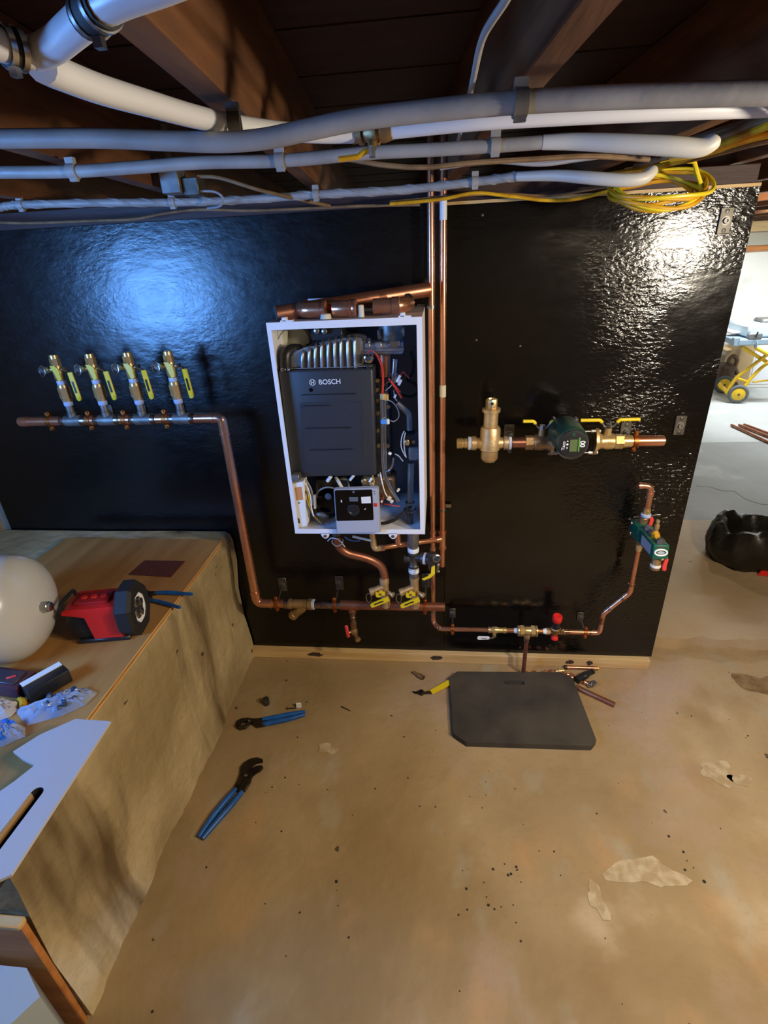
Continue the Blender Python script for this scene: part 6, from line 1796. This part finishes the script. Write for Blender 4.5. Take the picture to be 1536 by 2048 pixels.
# copper tubes on the far floor
for k, (pts, lab) in enumerate(((((2.738, 3.228, 0.065), (2.817, 2.587, 0.065)), 'long copper tube on the far floor, front one of the bundle'), (((2.803, 3.224, 0.065), (2.917, 2.698, 0.065)), 'long copper tube on the far floor, middle one of the bundle'), (((2.852, 3.234, 0.066), (2.982, 2.745, 0.066)), 'long copper tube on the far floor, rear one of the bundle'))):
    MB().tube([V(q) for q in pts], .012, 10).obj('copper_tube', M['copper_dull'], None, lab, 'pipe', 'copper tubes on the far floor')

# saw stand
SY = -4.05
t = thing('saw_stand', 'yellow tubular saw stand on wheels with a blue-grey top, in the far room', 'saw stand', (3.2, 4.05, .05))


def wheel(c, r, parent):
    c = V(c)
    w = MB().torus(c, (.25, 1, 0), r * .80, r * .22, 28, 10).obj('tyre', M['tyre'], parent)
    MB().lathe(c + Vector((-.006, -.026, 0)), (.25, 1, 0), [(0, r * .15), (.002, r * .30), (.008, r * .55), (.010, r * .66), (.046, r * .66), (.05, r * .3)], 26).obj('rim', M['yellow_paint'], w)
    MB().lathe(c + Vector((-.008, -.036, 0)), (.25, 1, 0), [(0, r * .10), (.012, r * .12)], 12).obj('axle', M['iron'], w)


def yt(pts, r, name='frame_tube', m='yellow_paint'):
    MB().tube([V(p) for p in pts], r, 10, bend=.08).obj(name, M[m], t)


wc = (3.171, 4.05, 0.122)
wheel((wc[0], 4.05, .05 + .098), .098, t)
wc2 = (3.235, 4.5, 0.050)
wheel((wc2[0], 4.5, .05 + .098), .098, t)
yt([(3.114, 4.07, 0.124), (3.029, 4.2, 0.226)], .020)
yt([(3.072, 4.1, 0.150), (3.127, 4.08, 0.324), (3.206, 4.08, 0.389), (3.471, 4.08, 0.640)], .018)
yt([(3.204, 4.05, 0.191), (3.254, 4.05, 0.311), (3.359, 4.05, 0.457), (3.611, 4.05, 0.590)], .018)
yt([(3.131, 4.06, 0.312), (3.249, 4.06, 0.272)], .014)
yt([(3.118, 4.1, 0.628), (3.323, 4.1, 0.511), (3.664, 4.1, 0.326)], .018)
yt([(3.203, 4, 0.631), (3.467, 4, 0.494)], .018)
yt([(3.288, 4.05, 0.273), (3.547, 4.05, 0.298)], .010)
MB().span((3.006, 4, 0.657), V((3.5, 4, 0.719)) + Vector((0, .35, 0)), .01).obj('rail', M['sawblue'], t)
MB().span(V((3.031, 4.2, 0.746)), V((3.211, 4.2, 0.770)) + Vector((0, .4, 0)), .01).obj('side_table', M['white_metal'], t)
MB().span((2.977, 4, 0.736), V((3.035, 4, 0.656)) + Vector((0, .06, 0)), .004).obj('clamp_block', M['sawblue'], t)
MB().span((3.193, 3.98, 0.629), V((3.201, 3.98, 0.693)) + Vector((0, .05, 0)), .004).obj('clamp_block', M['sawblue'], t)
t2 = thing('table_saw', 'pale blue saw with flat top standing on the yellow stand', 'saw', (3.307, 4.2, 0.677))
MB().span(V((3.119, 4.05, 0.724)), V((3.493, 4.05, 0.846)) + Vector((0, .5, 0)), .02).obj('saw_body', mat('pale_blue_enamel', 'c4d6de', .35), t2)
MB().span((3.105, 4, 0.717), V((3.238, 4, 0.771)) + Vector((0, .04, 0)), .006).obj('switch_box', M['fin'], t2)
MB().span(V((3.311, 4.2, 0.836)), V((3.519, 4.2, 0.882)) + Vector((0, .2, 0)), .02).obj('motor', M['galv'], t2)
MB().tube([(3.171, 3.99, 0.736), (3.177, 3.99, 0.789)], .008, 8).obj('lever', M['iron'], t2)
t = thing('cardboard_box', 'tall tan cardboard box standing behind the yellow saw stand', 'box', (3.4, 4.75, .05))
xa, xb = (3.431, 4.7, 0.266)[0], (3.59, 4.7, 0.261)[0]
MB().span((xa, 4.70, .05), (xb, 5.0, .68)).obj('carton', M['cardboard'], t, smooth=0)
t = thing('white_cabinet', 'white cabinet standing behind the yellow saw stand against the far wall', 'cabinet', (4.0, 4.75, .05))
MB().span((xb + .01, 4.72, .05), (4.45, 5.1, .70), .006).obj('cabinet_body', M['white'], t)
MB().span((xb + .03, 4.712, .09), (4.40, 4.72, .66), .004).obj('door', M['white_metal'], t)
t = thing('shop_vacuum', 'brown rusty pump motor with a curled hose, in the far corner past the boards', 'motor', (3.378, 4.7, 0.093))
MB().box(V((3.318, 4.75, 0.189)), (.17, .25, .30), bevel=.05, seg=3).lathe(V((3.381, 4.75, 0.105)) + Vector((-.1, -.12, -.05)), (1, 0, 0), [(0, .07), (.02, .09), (.15, .09), (.17, .06)], 18).obj('motor_body', mat('rusty_brown', '5a4234', .7, color2='3c2a20', scale=20), t)
MB().tube(spline([(3.369, 4.7, 0.296), (3.325, 4.7, 0.371), (3.361, 4.7, 0.427), (3.415, 4.7, 0.380), (3.413, 4.7, 0.295), (3.458, 4.7, 0.219)], 6), .022, 10).obj('hose', M['brown_cable'], t)
MB().span(V((3.363, 4.9, 0.438)), V((3.477, 4.9, 0.475)) + Vector((0, .2, 0)), .01).obj('shelf_board', M['cardboard'], None, 'short tan shelf board on the far wall above the rusty motor', 'shelf')
